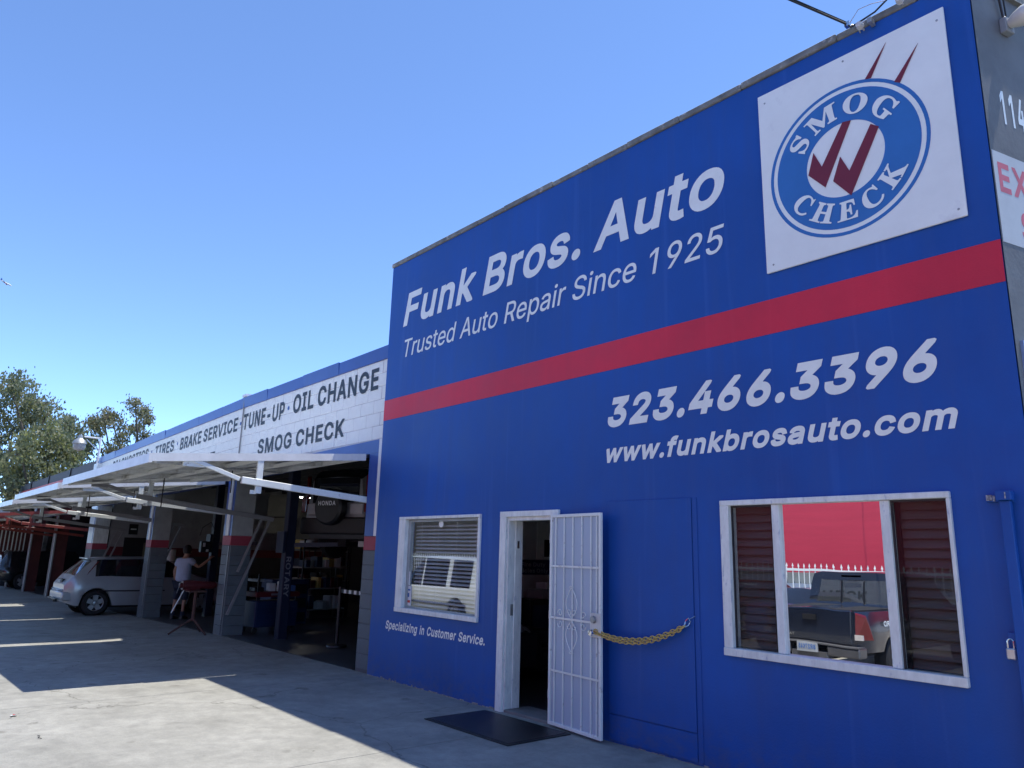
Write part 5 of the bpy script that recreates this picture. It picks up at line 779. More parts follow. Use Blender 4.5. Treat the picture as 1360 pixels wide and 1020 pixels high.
for y in (.852, -.852):
    MB().tube([(-.27, y, .30), (-.25, y*1.003, .62), (-.26, y*.985, .93)], .006, 4).tube([(.95, y, .32), (1.0, y, .60), (.66, y*.985, .93)], .006, 4).build("door_seam", black, H)
    MB().box(-.20, -.04, y-.02, y+.02, .80, .83).build("door_handle", silver, H, bevel=.008)
# SUV on the lift
cx_, cy_ = -13.32, 1.35; rz_ = R(90+20); fwd = Vector((math.cos(rz_), math.sin(rz_), 0)); ctr = Vector((cx_, cy_, 1.50))+fwd*2.15
V = car("lifted_suv", "dark and silver sport utility vehicle with a rear spare wheel raised on the lift", "car", tuple(ctr), rz_, 4.3, 1.76,
        [(-2.15, .98), (1.2, 1.0), (2.15, .80)], [(-2.15, 1.50), (-1.95, 1.68), (.2, 1.70), (.95, 1.08), (2.15, .85)], [(-2.15, .48), (-1.9, .34), (1.9, .34), (2.15, .45)], (-1.32, 1.32), mat("dim_silver_paint", (.30, .31, .33), .35, .3), ((-1.9, -1.1), (-1.0, .0), (.08, .7)), R_=.35)
MB().box(-2.22, -1.9, -.84, .84, .42, .74).build("rear_bumper", mat("dark_bumper", (.02, .021, .024), .5), V, bevel=.03)
MB().box(-2.175, -2.15, -.58, .58, 1.02, 1.50).build("rear_window", car_glass, V)
MB().lathe([(0, -.235), (.30, -.235), (.345, -.20), (.35, -.06), (.30, -.0)], (0, 0, 0), 'x', 32).build("spare_wheel_cover", mat("spare_cover_vinyl", (.010, .011, .014), .4), V, smooth=True, loc=(-2.15, 0, .93))
text("HONDA", 'm', (-2.388, .22, .955), .44, .085, mat("badge_white", (.75, .75, .78), .5), V, weight=.012, space=.03, ux=(0, -1, 0), uz=(0, 0, 1), off=.003)
for s in (1, -1):
    MB().box(-2.19, -2.10, s*.80-.06, s*.80+.06, .84, 1.14).box(-2.17, -2.08, s*.76-.02, s*.76+.02, 1.14, 1.55).build("tail_light", lamp_r, V, bevel=.01)
    MB().box(-2.178, -2.14, s*.55-.16, s*.55+.16, .80, 1.0).build("gate_panel", mat("silver_gate", (.55, .55, .57), .3, .2), V, bevel=.01)
MB().box(-2.20, -2.182, .40, .70, .62, .77).build("licence_plate", plate_m, V); text("7KED", 'm', (-2.2015, .67, .655), .24, .07, inkb, V, weight=.02, ux=(0, -1, 0), uz=(0, 0, 1), off=.002)
for s in (1, -1): MB().box(-2.10, -2.03, s*.66-.07, s*.66+.07, .2, .3).build("exhaust", metal_g, V)
MB().box(-1.9, 1.9, -.1, .1, .2, .34).box(-1.4, -1.24, -.7, .7, .3, .4).build("axle", well, V)
# two post lift
def lift(name, label, x, y):
    t = thing(name, label, "car lift", (x, y, 0)); lm_ = mat("lift_blue", (.004, .009, .035), .5) if "lift_blue" not in bpy.data.materials else bpy.data.materials["lift_blue"]
    MB().box(-.09, .09, -.09, .09, -.2, 3.4).build("column", lm_, t, bevel=.01); MB().box(-.25, .25, -.25, .25, -.25, -.02+gz(x, 0)).build("base_plate", lm_, t)
    MB().box(-.16, .16, -.18, -.131, 1.55, 1.95).build("carriage", lm_, t); MB().bar((0, .0, 1.70), (.55*(1 if x < -13 else -1), .9, 1.74), .08, .08).build("lift_arm", lm_, t)
    return t
lp = lift("lift_post", "dark blue lift column with vertical white lettering left of the raised vehicle", -14.02, .78)
text("ROTARY", 'm', (.092, -.06, 1.48), .74, .10, mat("dim_white", (.2, .21, .24), .6), lp, weight=.03, ux=(0, 0, -1), uz=(0, 1, 0), off=.004)
lift("lift_post", "plain dark blue lift column behind the gate post strip at the blue wall", -11.4, 1.9)
# vehicles in the red garage
car("dark_suv", "black sport utility vehicle backed into the farthest bay of the red garage", "car", (-42.2, 1.7, gz(-42, 0)), R(90), 4.7, 1.85, [(-2.35, 1.0), (2.35, .95)], [(-2.35, 1.2), (-2.1, 1.72), (.6, 1.72), (1.2, 1.05), (2.35, .98)], [(-2.35, .4), (2.35, .3)], (-1.4, 1.4), blackp, ((-2.0, -1.0), (-.9, .9)), R_=.36)
car("black_sedan", "black sedan inside the near bay of the red garage behind orange arms", "car", (-31.2, 2.6, gz(-31, 0)), R(90), 4.6, 1.8, [(-2.3, .85), (2.3, .75)], [(-2.3, .95), (-1.5, 1.0), (-.9, 1.42), (.3, 1.42), (1.1, .95), (2.3, .78)], [(-2.3, .35), (2.3, .3)], (-1.4, 1.4), blackp, ((-1.2, -.3), (-.2, .9)))
car("raised_black_car", "dark car raised on a lift inside the near bay of the red garage", "car", (-31.0, 3.6, 1.35), R(95), 4.4, 1.75, [(-2.2, .85), (2.2, .75)], [(-2.2, .95), (-1.5, 1.3), (.3, 1.42), (1.1, .95), (2.2, .78)], [(-2.2, .35), (2.2, .3)], (-1.35, 1.35), blackp, ((-1.2, -.3), (-.2, .9)))
# ------------------------------------------------------------------ the street side, seen in the window glass
T = car("pickup_truck", "dark navy pickup truck whose tailgate shows in the mirrored window pane", "pickup truck", (-6.81, -7.0-2.65, -.27), R(-90), 5.3, 1.86,
        [(-2.65, 1.13), (2.0, 1.12), (2.65, 1.0)], [(-2.65, 1.13), (-1.10, 1.13), (-1.02, 1.60), (-.9, 1.74), (.4, 1.74), (1.1, 1.18), (2.65, 1.02)], [(-2.65, .50), (2.65, .45)], (-1.55, 1.65), navy, ((-.88, -.15), (-.1, .75)), R_=.38, wr=.84)
MB().box(-2.56, -1.14, -.76, .76, 1.10, 1.152).build("bed_opening", well, T); MB().box(-2.668, -2.60, -.70, .70, .62, 1.15).build("tailgate", navy, T, bevel=.015)
MB().box(-2.80, -2.55, -.88, -.30, .42, .58).box(-2.80, -2.55, .30, .88, .42, .58).box(-2.78, -2.55, -.3, .3, .36, .48).build("rear_bumper", mat("dark_chrome", (.12, .12, .13), .3, .6), T, bevel=.02); MB().box(-2.81, -2.60, -.86, .86, .585, .605).build("bumper_step", mat('step_grey', (.10, .10, .105), .5), T)
MB().box(-2.83, -2.812, -.17, .17, .46, .60).build("licence_plate", plate_m, T); text("8R27K45", 'm', (-2.832, .14, .50), .28, .07, inkb, T, weight=.02, ux=(0, -1, 0), uz=(0, 0, 1), off=.003)
MB().box(-2.70, -2.665, -.12, .12, .95, 1.03).build("tailgate_handle", black, T); text("TACOMA", 'm', (-2.670, -.30, .68), .30, .045, chrome, T, weight=.02, ux=(0, -1, 0), uz=(0, 0, 1), off=.004)
for s in (1, -1):
    MB().hexa([(-2.66, s*.76, .70), (-2.42, s*.945, .70), (-2.55, s*.90, 1.08), (-2.66, s*.77, 1.12), (-2.69, s*.77, .70), (-2.45, s*.955, .70), (-2.57, s*.90, 1.04), (-2.68, s*.78, 1.10)]).build("tail_light", lamp_r, T); MB().box(-2.695, -2.66, s*.82-.06, s*.82+.06, .70, .78).build("reverse_light", lamp_c, T)
text("TRD", "m", (-1.75, .937, .90), .30, .085, letter, T, weight=.03, ux=(-1, 0, 0), uz=(0, 0, 1), off=.012)
MB().hexa([(-1.115, -.68, 1.17), (-1.115, .68, 1.17), (-.9, .68, 1.17), (-.9, -.68, 1.17), (-1.045, -.60, 1.60), (-1.045, .60, 1.60), (-.9, .6, 1.6), (-.9, -.6, 1.6)]).build("rear_window", glassmat("truck_rear_glass", .12, (0, 0, 0), dark=(.03, .035, .04)), T)
for y in (-.22, .22): MB().bar((-1.12, y, 1.18), (-1.05, y, 1.59), .03, .02).build("window_divider", black, T); MB().box(-1.13, -1.10, -.18, .18, 1.665, 1.70).build("brake_light", lamp_r, T)
for s in (1, -1): MB().box(-.72, -.55, s*.42-.22, s*.42+.22, 1.0, 1.55).build("headrest", black, T, bevel=.04)
U = car("black_coupe", "black coupe with a lettered windshield banner facing the office across the lot", "car", (-12.1, -13.2, -.27), R(90), 4.6, 1.82,
        [(-2.3, .92), (-.5, .92), (.9, .93), (2.3, .70)], [(-2.3, .95), (-1.7, 1.0), (-.9, 1.36), (-.1, 1.38), (.25, 1.32), (1.0, .98), (2.3, .72)], [(-2.3, .3), (2.3, .25)], (-1.4, 1.42), blackp, ((-.8, .2),), R_=.35)
text("CHEVROLET", 'm', (.36, -.60, 1.245), 1.2, .085, letter, U, space=.03, ux=(0, 1, 0), uz=(-.85, 0, .5), off=.03)
for s in (1, -1): MB().box(2.15, 2.26, s*.7-.14, s*.7+.14, .56, .66).build("headlight", lamp_c, U, bevel=.02)
MB().box(2.22, 2.30, -.5, .5, .32, .5).build("grille", black, U)
car("blue_sedan", "blue sedan parked between the navy pickup truck and the black coupe", "car", (-8.86, -9.3-2.2, -.27), R(-90), 4.4, 1.72, [(-2.2, .92), (2.2, .75)], [(-2.2, .95), (-1.6, 1.02), (-1.0, 1.33), (.3, 1.33), (1.1, .98), (2.2, .8)], [(-2.2, .35), (2.2, .3)], (-1.35, 1.35), blue_car, ((-1.2, -.3), (-.2, .9)))
SV = car("white_suv", "white sport utility vehicle parked side on, mirrored in the small office window", "car", (-17.3, -7.0, -.27), R(180), 4.8, 1.9, [(-2.4, 1.05), (2.4, 1.02)], [(-2.4, 1.2), (-2.1, 1.76), (.2, 1.80), (1.2, 1.08), (2.4, 1.04)], [(-2.4, .4), (2.4, .35)], (-1.45, 1.45), carwhite, ((-2.0, -1.15), (-.95, .1), (.2, 1.0)), R_=.37)
for y in (.952, -.952): MB().tube([(-1.9, y, .62), (1.1, y, .62)], .03, 6).build("side_moulding", black, SV)
fw_ = thing("white_spear_fence", "white steel picket fence with spear tips on a low white wall across the lot", "fence", (-12, -16.8, -.18))
MB().box(-15, 24, -.35, -.15, -.8, 1.16).build("low_wall", white, fw_); MB().box(-15, 24, -.33, -.17, 1.161, 1.50).build("grey_band", mat("grey_band_paint", (.22, .25, .26), .7), fw_); MB().box(-34, 24, -.02, .02, .35, .40).box(-34, 24, -.02, .02, 1.55, 1.62).build("rail", arm_w, fw_)
pk = None
for k in range(285):
    x = -33.9+k*.2
    if pk is None: pk = MB().box(-.012, .012, -.012, .012, .85, 1.68).hexa([(-.03, -.01, 1.68), (.03, -.01, 1.68), (.03, .01, 1.68), (-.03, .01, 1.68), (-.002, -.002, 1.79), (.002, -.002, 1.79), (.002, .002, 1.79), (-.002, .002, 1.79)]).build("picket", arm_w, fw_, loc=(x, 0, 0))
    else: dup(pk, fw_, (x, 0, 0))
rw = thing("red_painted_building", "large plain red painted wall standing behind the white spear fence", "building", (-4, -18.6, 0))
brred = mat("bright_red_wall", (.52, .035, .065), .6, var=.06, scale=1, stretch=(.5, 1, 6)); MB().box(-14, 22, -6, 0, -1.5, 7.5).build("wall", brred, rw); box("roof_edge", white, rw, -14.1, 22.1, -6.1, .1, 7.5, 7.7)
MB().lathe([(.0, .22), (.07, .20), (.09, 0)], (-10.2+.1, .0, 2.6), 'y', 10).build("wall_lamp", white, rw)
mw = thing("brown_fence", "tall dark brown board fence beyond the parked white vehicle", "fence", (-38, -19, 0))
for k in range(28): box("board", mat("dark_boards", (.07, .06, .05), .9) if k == 0 else bpy.data.materials["dark_boards"], mw, -14+k*1.3, -14+k*1.3+1.26, -.03, .03, -1.2, 5.0)
# ================================================================== PERSON
def skin(name, m, V, Ed, rad, parent, sub=1):
    me = bpy.data.meshes.new(name); me.from_pydata(V, Ed, []); o = bpy.data.objects.new(name, me); COL.objects.link(o)
    if not me.skin_vertices: bm = bmesh.new(); bm.from_mesh(me); bm.verts.layers.skin.verify(); bm.to_mesh(me); bm.free()
    for i, sv in enumerate(me.skin_vertices[0].data): sv.radius = rad[i] if isinstance(rad[i], tuple) else (rad[i], rad[i]); sv.use_root = (i == 0)
    s = o.modifiers.new("s", 'SKIN'); s.use_smooth_shade = True; u = o.modifiers.new("u", 'SUBSURF'); u.levels = u.render_levels = sub
    dg = bpy.context.evaluated_depsgraph_get(); m2 = bpy.data.meshes.new_from_object(o.evaluated_get(dg)); bpy.data.objects.remove(o)
    m2.materials.clear(); m2.materials.append(m); return link(name, m2, parent, True)
skinm = mat("skin", (.36, .20, .13), .5, var=.06); shirtm = mat("pale_blue_shirt", (.42, .48, .62), .85, var=.08, scale=6, bump=.3, bscale=14); shortm = mat("dark_denim", (.015, .025, .05), .85, var=.15); hairm = mat("black_hair", (.008, .007, .007), .6)
pe = thing("person", "person in a pale blue shirt and dark shorts reaching to a control box", "person", (-19.72, .66, -.115))
pe.rotation_euler.z = math.atan2(.6, .8)
Vb = [(0, 0, .93), (0, 0, 1.08), (0, -.01, 1.24), (0, 0, 1.38), (0, .015, 1.47), (.01, .03, 1.54), (.02, .045, 1.62), (.02, .04, 1.70),
      (.17, 0, 1.38), (.33, .10, 1.24), (.47, .27, 1.42), (.50, .30, 1.47), (-.17, 0, 1.38), (-.25, -.01, 1.12), (-.25, .06, .88), (-.25, .075, .82),
      (.09, 0, .88), (.10, .01, .50), (.11, -.02, .12), (.11, -.01, .05), (.12, .13, .03), (-.09, 0, .88), (-.12, -.02, .50), (-.13, -.06, .12), (-.13, -.05, .05), (-.14, .09, .03), (.03, .135, 1.60)]
Eb = [(0, 1), (1, 2), (2, 3), (3, 4), (4, 5), (5, 6), (6, 7), (3, 8), (8, 9), (9, 10), (10, 11), (3, 12), (12, 13), (13, 14), (14, 15), (0, 16), (16, 17), (17, 18), (18, 19), (19, 20), (0, 21), (21, 22), (22, 23), (23, 24), (24, 25), (6, 26)]
Rb = [.13, (.13, .10), (.14, .105), (.13, .09), .055, .065, (.078, .092), (.06, .07), .055, .04, .03, .032, .055, .042, .03, .032, .085, .052, .035, .04, .035, .085, .052, .035, .04, .035, .016]
for h, dirs in ((11, [(-.3, .7, .6), (-.1, .8, .5), (.1, .8, .5), (.3, .75, .4), (-.7, .2, .6)]), (15, [(-.3, .3, -.9), (-.1, .3, -.95), (.1, .3, -.95), (.3, .3, -.9), (.6, .7, -.4)])):
    for f, d in enumerate(dirs):
        p = Vector(Vb[h]); d = Vector(d).normalized(); ln = (.070, .08, .075, .058, .05)[f]; side = Vector(((f-1.5)*.013, 0, 0)) if f < 4 else Vector((-.02, 0, .0))
        Vb.append(tuple(p+side+d*.035)); Vb.append(tuple(p+side+d*(.035+ln*.5))); Vb.append(tuple(p+side+d*(.035+ln)+Vector((0, .01, -.012)))); k = len(Vb)
        Eb += [(h, k-3), (k-3, k-2), (k-2, k-1)]; Rb += [.010, .009, .008]
skin("body", skinm, Vb, Eb, Rb, pe, 2)
skin("shirt", shirtm, [(0, 0, .86), (0, -.005, .98), (0, -.01, 1.14), (0, -.01, 1.30), (0, 0, 1.41), (.16, 0, 1.395), (.27, .06, 1.30), (-.16, 0, 1.395), (-.225, -.005, 1.24)], [(0, 1), (1, 2), (2, 3), (3, 4), (4, 5), (5, 6), (4, 7), (7, 8)], [(.20, .16), (.20, .155), (.20, .155), (.195, .14), (.13, .095), (.085, .08), (.078, .078), (.085, .08), (.075, .078)], pe, 2)
skin("shorts", shortm, [(0, 0, .86), (.09, 0, .82), (.10, .01, .62), (.105, .0, .44), (-.09, 0, .82), (-.11, -.01, .62), (-.12, -.02, .44)], [(0, 1), (1, 2), (2, 3), (0, 4), (4, 5), (5, 6)], [(.17, .13), .105, .09, .085, .105, .09, .085], pe, 2)
q = MB()
q.lathe([(.001, .142), (.06, .128), (.098, .09), (.115, .03), (.112, -.02), (.095, -.07), (.08, -.075)], (0, 0, 0), 'z', 20)
q.v = [(a*.86, bb if bb < .04 else .04+(bb-.04)*.55, c) for a, bb, c in q.v]; q.build("hair", hairm, pe, smooth=True, loc=(.018, .02, 1.635))
for s in (1, -1): MB().lathe([(0, -.008), (.02, -.006), (.03, .0), (.024, .01), (0, .012)], (.02+s*.084, .045, 1.61), 'x', 10).build("ear", skinm, pe, smooth=True)
for x, y in ((.11, .03), (-.13, -.01)): MB().hexa([(x-.045, y-.11, 0), (x+.045, y-.11, 0), (x+.05, y+.16, 0), (x-.05, y+.16, 0), (x-.04, y-.10, .10), (x+.04, y-.10, .10), (x+.035, y+.14, .045), (x-.035, y+.14, .045)]).build("shoe", black, pe, bevel=.015); MB().tube([(x, y-.05, .09), (x, y-.05, .19)], .052, 10).build("sock", shortm, pe)
# ================================================================== GARAGE CLUTTER
fz = lambda x: gz(x, 0)+.004
bv = thing("bench_vise", "red bench vise on a rusty three legged stand in front of the grey post", "vise", (-15.72, -.30, gz(-15.7, -.3)))
rv = mat("red_cast_iron", (.12, .012, .016), .45, var=.2); rust = mat("rusty_steel", (.14, .065, .05), .7, var=.3)
MB().tube([(0, 0, .25), (0, 0, .82)], .035, 8).build("pedestal", rust, bv)
for a in (20, 140, 260): MB().tube([(0, 0, .30), (.12*math.cos(R(a)), .12*math.sin(R(a)), .22), (.42*math.cos(R(a)), .42*math.sin(R(a)), .015)], .02, 6).build("leg", rust, bv)
MB().box(-.12, .12, -.16, .16, .80, .83).build("top_plate", rust, bv)
MB().box(-.07, .07, -.24, .06, .83, .98).build("fixed_jaw", rv, bv, bevel=.025, smooth=True); MB().tube([(0, -.28, .93), (0, -.10, .93), (0, .10, .93), (0, .34, .93), (0, .38, .93)], [.09, .10, .075, .07, .04], 12).build("slide", rv, bv, smooth=True)
MB().tube([(0, -.33, .93), (0, -.28, .93)], .05, 10).build("screw_head", rv, bv); MB().tube([(.06, -.33, 1.0), (-.08, -.34, .78)], .009, 6).build("handle", chrome, bv); MB().bar((-.1, -.2, .85), (-.16, -.38, .40), .035, .02).build("hanging_pipe", arm_w, bv)
tc_ = thing("tool_cart", "dark blue and red tool cart loaded with parts beside the grey post", "tool cart", (-15.35, 1.10, fz(-15.3)), rz=R(8))
db = mat("dark_blue_steel", (.012, .03, .09), .4); MB().box(-.25, .25, -.48, .48, .12, .62).build("cabinet", db, tc_, bevel=.01); MB().box(-.27, .27, -.5, .5, .70, .80).build("top_tray", rv, tc_, bevel=.008)
for k in range(4): box("drawer", db, tc_, .251, .262, -.45, .45, .15+k*.115, .255+k*.115, .003)
for x in (-.22, .22):
    for y in (-.44, .44): MB().box(x-.015, x+.015, y-.015, y+.015, .60, 1.15 if y < 0 else .75).build("upright", black, tc_); MB().lathe([(0, -.02), (.05, -.02), (.05, .02), (0, .02)], (x, y, .06), 'x', 12).build("caster", rubber, tc_)
box("badge", bpy.data.materials["dim_white"], tc_, .271, .274, -.17, .13, .73, .77)
MB().box(-.18, .18, -.46, -.30, 1.0, 1.05).build("shelf", arm_g, tc_)
for n_, m_, p, s_ in (("parts_box", paperm, (.05, -.05, .80), (.08, .07, .16)), ("parts_box", rv, (-.05, .25, .80), (.12, .14, .10)), ("oil_bottle", arm_w, (.1, .12, .80), (.04, .05, .2)), ("socket_case", black, (0, -.32, .80), (.14, .1, .08)), ("rag_box", inkb, (.05, .38, .80), (.1, .07, .12))):
    lab = {"parts_box": ("grey card box standing on the tool cart tray" if m_ is paperm else "low red parts tray on the tool cart"), "oil_bottle": "white oil bottle on the red tool cart tray", "socket_case": "black socket case on the tool cart tray", "rag_box": "small blue box at the inner end of the tool cart tray"}[n_]
    o = MB().box(-s_[0], s_[0], -s_[1], s_[1], 0, s_[2]).build(n_, m_, None, bevel=.012, loc=(-15.35+p[0], 1.10+p[1], fz(-15.3)+p[2]+.002)); tag(o, lab, "bottle" if n_ == "oil_bottle" else "box")
st_ = thing("stanchion", "black stanchion post holding a striped tape near the blue wall jamb", "stanchion", (-12.3, 1.05, 0)); MB().tube([(0, 0, .03), (0, 0, 1.0)], .03, 10).build("pole", black, st_); MB().lathe([(0, .05), (.17, .03), (.18, 0)], (0, 0, 0), 'z', 18).build("base", black, st_)
for k in range(9): box("tape_stripe", frame_w if k % 2 else black, st_, .04+k*.09, .04+k*.09+.085, -.003, .003, .90, .96)
wb = thing("workbench", "dark workbench along the partition wall beyond the second bay", "workbench", (-26.5, 3.0, fz(-26))); MB().box(-.35, .35, -1.1, 2.0, .88, .93).build("bench_top", dark, wb)
for x in (-.3, .3):
    for y in (-1.0, 1.9): box("leg", black, wb, x-.03, x+.03, y-.03, y+.03, 0, .88)
for i, (y, z) in enumerate(((2.25, .94), (2.25, 1.34))): o = MB().lathe([(0, 0), (.15, 0), (.15, .38), (0, .38)], (0, 0, 0), 'z', 16).build("paper_roll", frame_w, None, smooth=True, loc=(-26.4, y, fz(-26)+z)); tag(o, ("lower" if i == 0 else "upper")+" white paper roll of the pair stacked on the workbench", "paper roll")
l2 = lift("lift_post", "tall black lift column with a control box in front of the standing person", -20.35, 1.55); bpy.data.objects[l2.name].children[0].data.materials[0] = black
cb = thing("control_box", "grey control box with two small lights mounted before the black lift column", "control box", (-20.15, 1.28, 1.50)); MB().box(-.08, .08, -.16, .12, -.02, .26).build("case", black, cb, bevel=.01); MB().box(.081, .09, -.12, -.06, .12, .22).build("gauge", paperm, cb); MB().box(.081, .09, -.03, .03, .0, .06).build("gauge", paperm, cb); MB().tube([(0, .1, .2), (0, .2, .5), (0, .05, .75), (0, -.15, .6), (0, -.2, .4)], .012, 6).build("hose", bm_, cb)
for i, (x, y, l, lab) in enumerate(((-17.4, .9, .9, "thin black air hose hanging from the ceiling left of the grey post"), (-18.6, 1.2, 1.2, "long black air hose hanging above the standing person"), (-24.0, .8, .7, "short black air hose hanging above the silver hatchback"), (-11.2, 1.6, .6, "short black hose hanging near the raised vehicle"))):
    o = MB().tube([(0, 0, 0), (.02, .02, -l*.4), (-.02, 0, -l*.8), (.03, .02, -l)], .012, 5).build("air_hose", bm_, None, loc=(x, y, 3.6)); tag(o, lab, "hose")
for i, (x, y, w, h, m_, lab) in enumerate(((-17.2, 2.2, .9, 1.0, db, "tall dark blue cabinet behind the tool cart"), (-18.8, 4.0, 1.2, .8, dark, "low dark cabinet deep inside the second bay"), (-23.9, 5.6, 1.0, 1.2, dark, "dark storage cabinet below the pale wall boards"), (-10.6, 5.0, .8, 1.6, dark, "dark cabinet deep behind the raised vehicle"), (-13.8, 5.5, 1.4, .9, dark, "long dark chest at the back of the first bay"))):
    t = thing("cabinet", lab, "cabinet", (x, y, fz(x)), rz=R(8*i)); MB().box(-.3, .3, -w/2, w/2, 0, h).build("carcass", m_, t, bevel=.01)
    for k in range(3): box("drawer_front", black, t, .301, .312, -w/2+.04, w/2-.04, .06+k*h*.31, k*h*.31+h*.27, .004)
for i in range(5):
    t = MB().lathe([(.19, -.09), (.30, -.09), (.33, -.05), (.33, .05), (.30, .09), (.19, .09), (.19, -.09)], (0, 0, 0), 'z', 24).build("loose_tyre", tyre_m, None, smooth=True, loc=(-24.9+.02*i, 4.1, fz(-25)+.1+i*.185)); tag(t, f"{['bottom', 'second', 'middle', 'fourth', 'topmost'][i]} tyre of the stack deep in the middle bay", "tyre", "tyres stacked in the garage")
for u, (x, y, rz, lab) in enumerate(((-17.9, 3.4, 12, "open steel shelf crowded with boxes deep behind the tool cart"), (-24.9, 7.2, 0, "open steel shelf below the pale boards at the far wall"), (-22.2, 5.2, 20, "open steel shelf behind the standing person"))):
    t = thing("storage_shelf", lab, "shelf", (x, y, fz(x)), rz=R(rz))
    for k in range(4): box("shelf_board", arm_g, t, -.22, .22, -.7, .7, .25+k*.5, .275+k*.5)
    for a in (-.21, .21):
        for c in (-.69, .69): box("upright", black, t, a-.015, a+.015, c-.015, c+.015, 0, 1.95)
    for k in range(4):
        yy = -.6
        while yy < .5:
            w = random.uniform(.10, .22); h = random.uniform(.12, .32); ci = random.randrange(6); m_ = [paperm, rv, db, int_w, black, gold][ci]
            cs, sn = math.cos(R(rz)), math.sin(R(rz)); lx, ly = random.uniform(-.04, .06), yy+w/2
            o = MB().box(-.14, .14, -w/2+.01, w/2-.01, 0, h).build("storage_box", m_, None, bevel=.008, loc=(x+lx*cs-ly*sn, y+lx*sn+ly*cs, fz(x)+.277+k*.5), rz=R(rz))
            nb = int((yy+.6)/.2); tag(o, ("pale", "red", "dark blue", "grey", "black", "tan")[ci]+" carton on the "+("lowest", "second", "third", "top")[k]+" board of the shelf "+("behind the tool cart", "at the far wall", "behind the standing person")[u]+("", ", outer end")[nb < 2], "box", ("cartons on the shelf behind the tool cart", "cartons on the far wall shelf", "cartons on the shelf behind the person")[u]); yy += w+random.uniform(.0, .06)
# ================================================================== OFFICE INTERIOR
oi = MB().box(-9.16, -9.1, .23, 4.2, -.02, 2.7).box(-9.1, -4.2, 4.14, 4.2, -.02, 2.7).box(-4.26, -4.2, .23, 4.14, -.02, 2.7).box(-9.1, -4.26, .23, 4.14, 2.7, 2.76).build("inner_wall", mat("office_wall", (.55, .57, .58), .7, var=.05), office)
struct(box("office_floor", mat("office_floor_vinyl", (.05, .05, .055), .5), None, -9.1, -4.26, .221, 4.14, -.06, .0))
ns = thing("notice_board_sign", "dark blue two line notice on the wall inside the office door", "sign", (-9.098, 2.55, 1.33)); box("board", mat("sign_dark_blue", (.012, .02, .10), .5), ns, 0, .012, -.45, .54, 0, .23)
text("Fire Duty", 'm', (.013, -.10, .125), .52, .065, mat("sign_dim_white", (.35, .37, .42), .6), ns, weight=.012, ux=(0, 1, 0), uz=(0, 0, 1), off=.002); text("Vehicles Only", 'm', (.013, -.28, .03), .76, .065, bpy.data.materials["sign_dim_white"], ns, weight=.012, ux=(0, 1, 0), uz=(0, 0, 1), off=.002)
pf = thing("wall_picture", "dark framed picture hanging above the notice inside the office", "picture", (-9.098, 3.08, 1.61)); box("picture_frame", frame_w, pf, 0, .01, -.30, .30, -.04, .55); box("picture_face", black, pf, .011, .014, -.14, .12, .0, .27)
od = thing("office_desk", "dark office cabinet with equipment against the inner wall", "cabinet", (-8.85, 2.7, 0)); MB().box(-.22, .22, -.45, .30, 0, .98).build("carcass", black, od, bevel=.01); box("drawer_front", db, od, .221, .23, -.4, .26, .55, .9); box("drawer_front", db, od, .221, .23, -.4, .26, .1, .5)
o = MB().box(-.18, .18, -.2, .28, 0, .14).build("printer", mat("printer_grey", (.34, .35, .36), .5), None, loc=(-8.85, 2.72, .984), bevel=.01); tag(o, "pale grey printer on the dark office cabinet", "printer")
o = MB().box(-.12, .12, -.1, .1, 0, .10).build("card_box", paperm, None, loc=(-8.85, 2.76, 1.126), bevel=.01); tag(o, "small white box on top of the printer", "box")
ac = thing("armchair", "black leather armchair just inside the office door with papers on its arm", "chair", (-8.15, 1.75, 0), rz=R(30)); MB().box(-.35, .35, -.35, .35, .12, .42).build("seat", black, ac, bevel=.05); MB().box(-.42, -.25, -.4, .4, .15, .95).build("backrest", black, ac, bevel=.06); MB().box(-.3, .35, -.45, -.33, .15, .62).build("armrest", black, ac, bevel=.04); MB().box(-.3, .35, .33, .45, .15, .62).build("armrest", black, ac, bevel=.04)
for i, (x, y, a) in enumerate(((-8.05, 1.5, 10), (-8.12, 1.62, 50), (-7.95, 1.58, 80))): o = box("paper_sheet", mat("loose_paper", (.4, .36, .34), .7) if i == 0 else bpy.data.materials["loose_paper"], None, -.07, .07, -.1, .1, 0, .004); o.location = (x, y, .63+i*.01); o.rotation_euler = (R(20), R(25), R(a)); tag(o, ["creased leaflet at the edge of the armchair", "leaflet in the middle of the pile on the armchair", "topmost leaflet of the pile on the armchair"][i], "paper")
# ================================================================== TREES
bark = mat("bark", (.16, .13, .10), .9, var=.3, scale=3)
def leafmat(name, a, c):
    M = mat(name, a, .55, col2=c, scale=.9, fac=(.35, .65)); b = M.node_tree.nodes["Principled BSDF"]; b.inputs["Specular IOR Level"].default_value = .35
    n = M.node_tree.nodes; L = M.node_tree.links; tr = n.new("ShaderNodeBsdfTranslucent"); tr.inputs[0].default_value = (a[0]*1.3, a[1]*1.4, a[2]*.8, 1); mx = n.new("ShaderNodeMixShader"); mx.inputs[0].default_value = .35
    L.new(b.outputs[0], mx.inputs[1]); L.new(tr.outputs[0], mx.inputs[2]); L.new(mx.outputs[0], n["Material Output"].inputs[0]); return M
LM = [leafmat("grey_green_leaves", (.205, .22, .145), (.115, .13, .09)), leafmat("olive_leaves", (.20, .21, .125), (.11, .12, .07)), leafmat("dusty_leaves", (.23, .22, .15), (.13, .13, .085))]
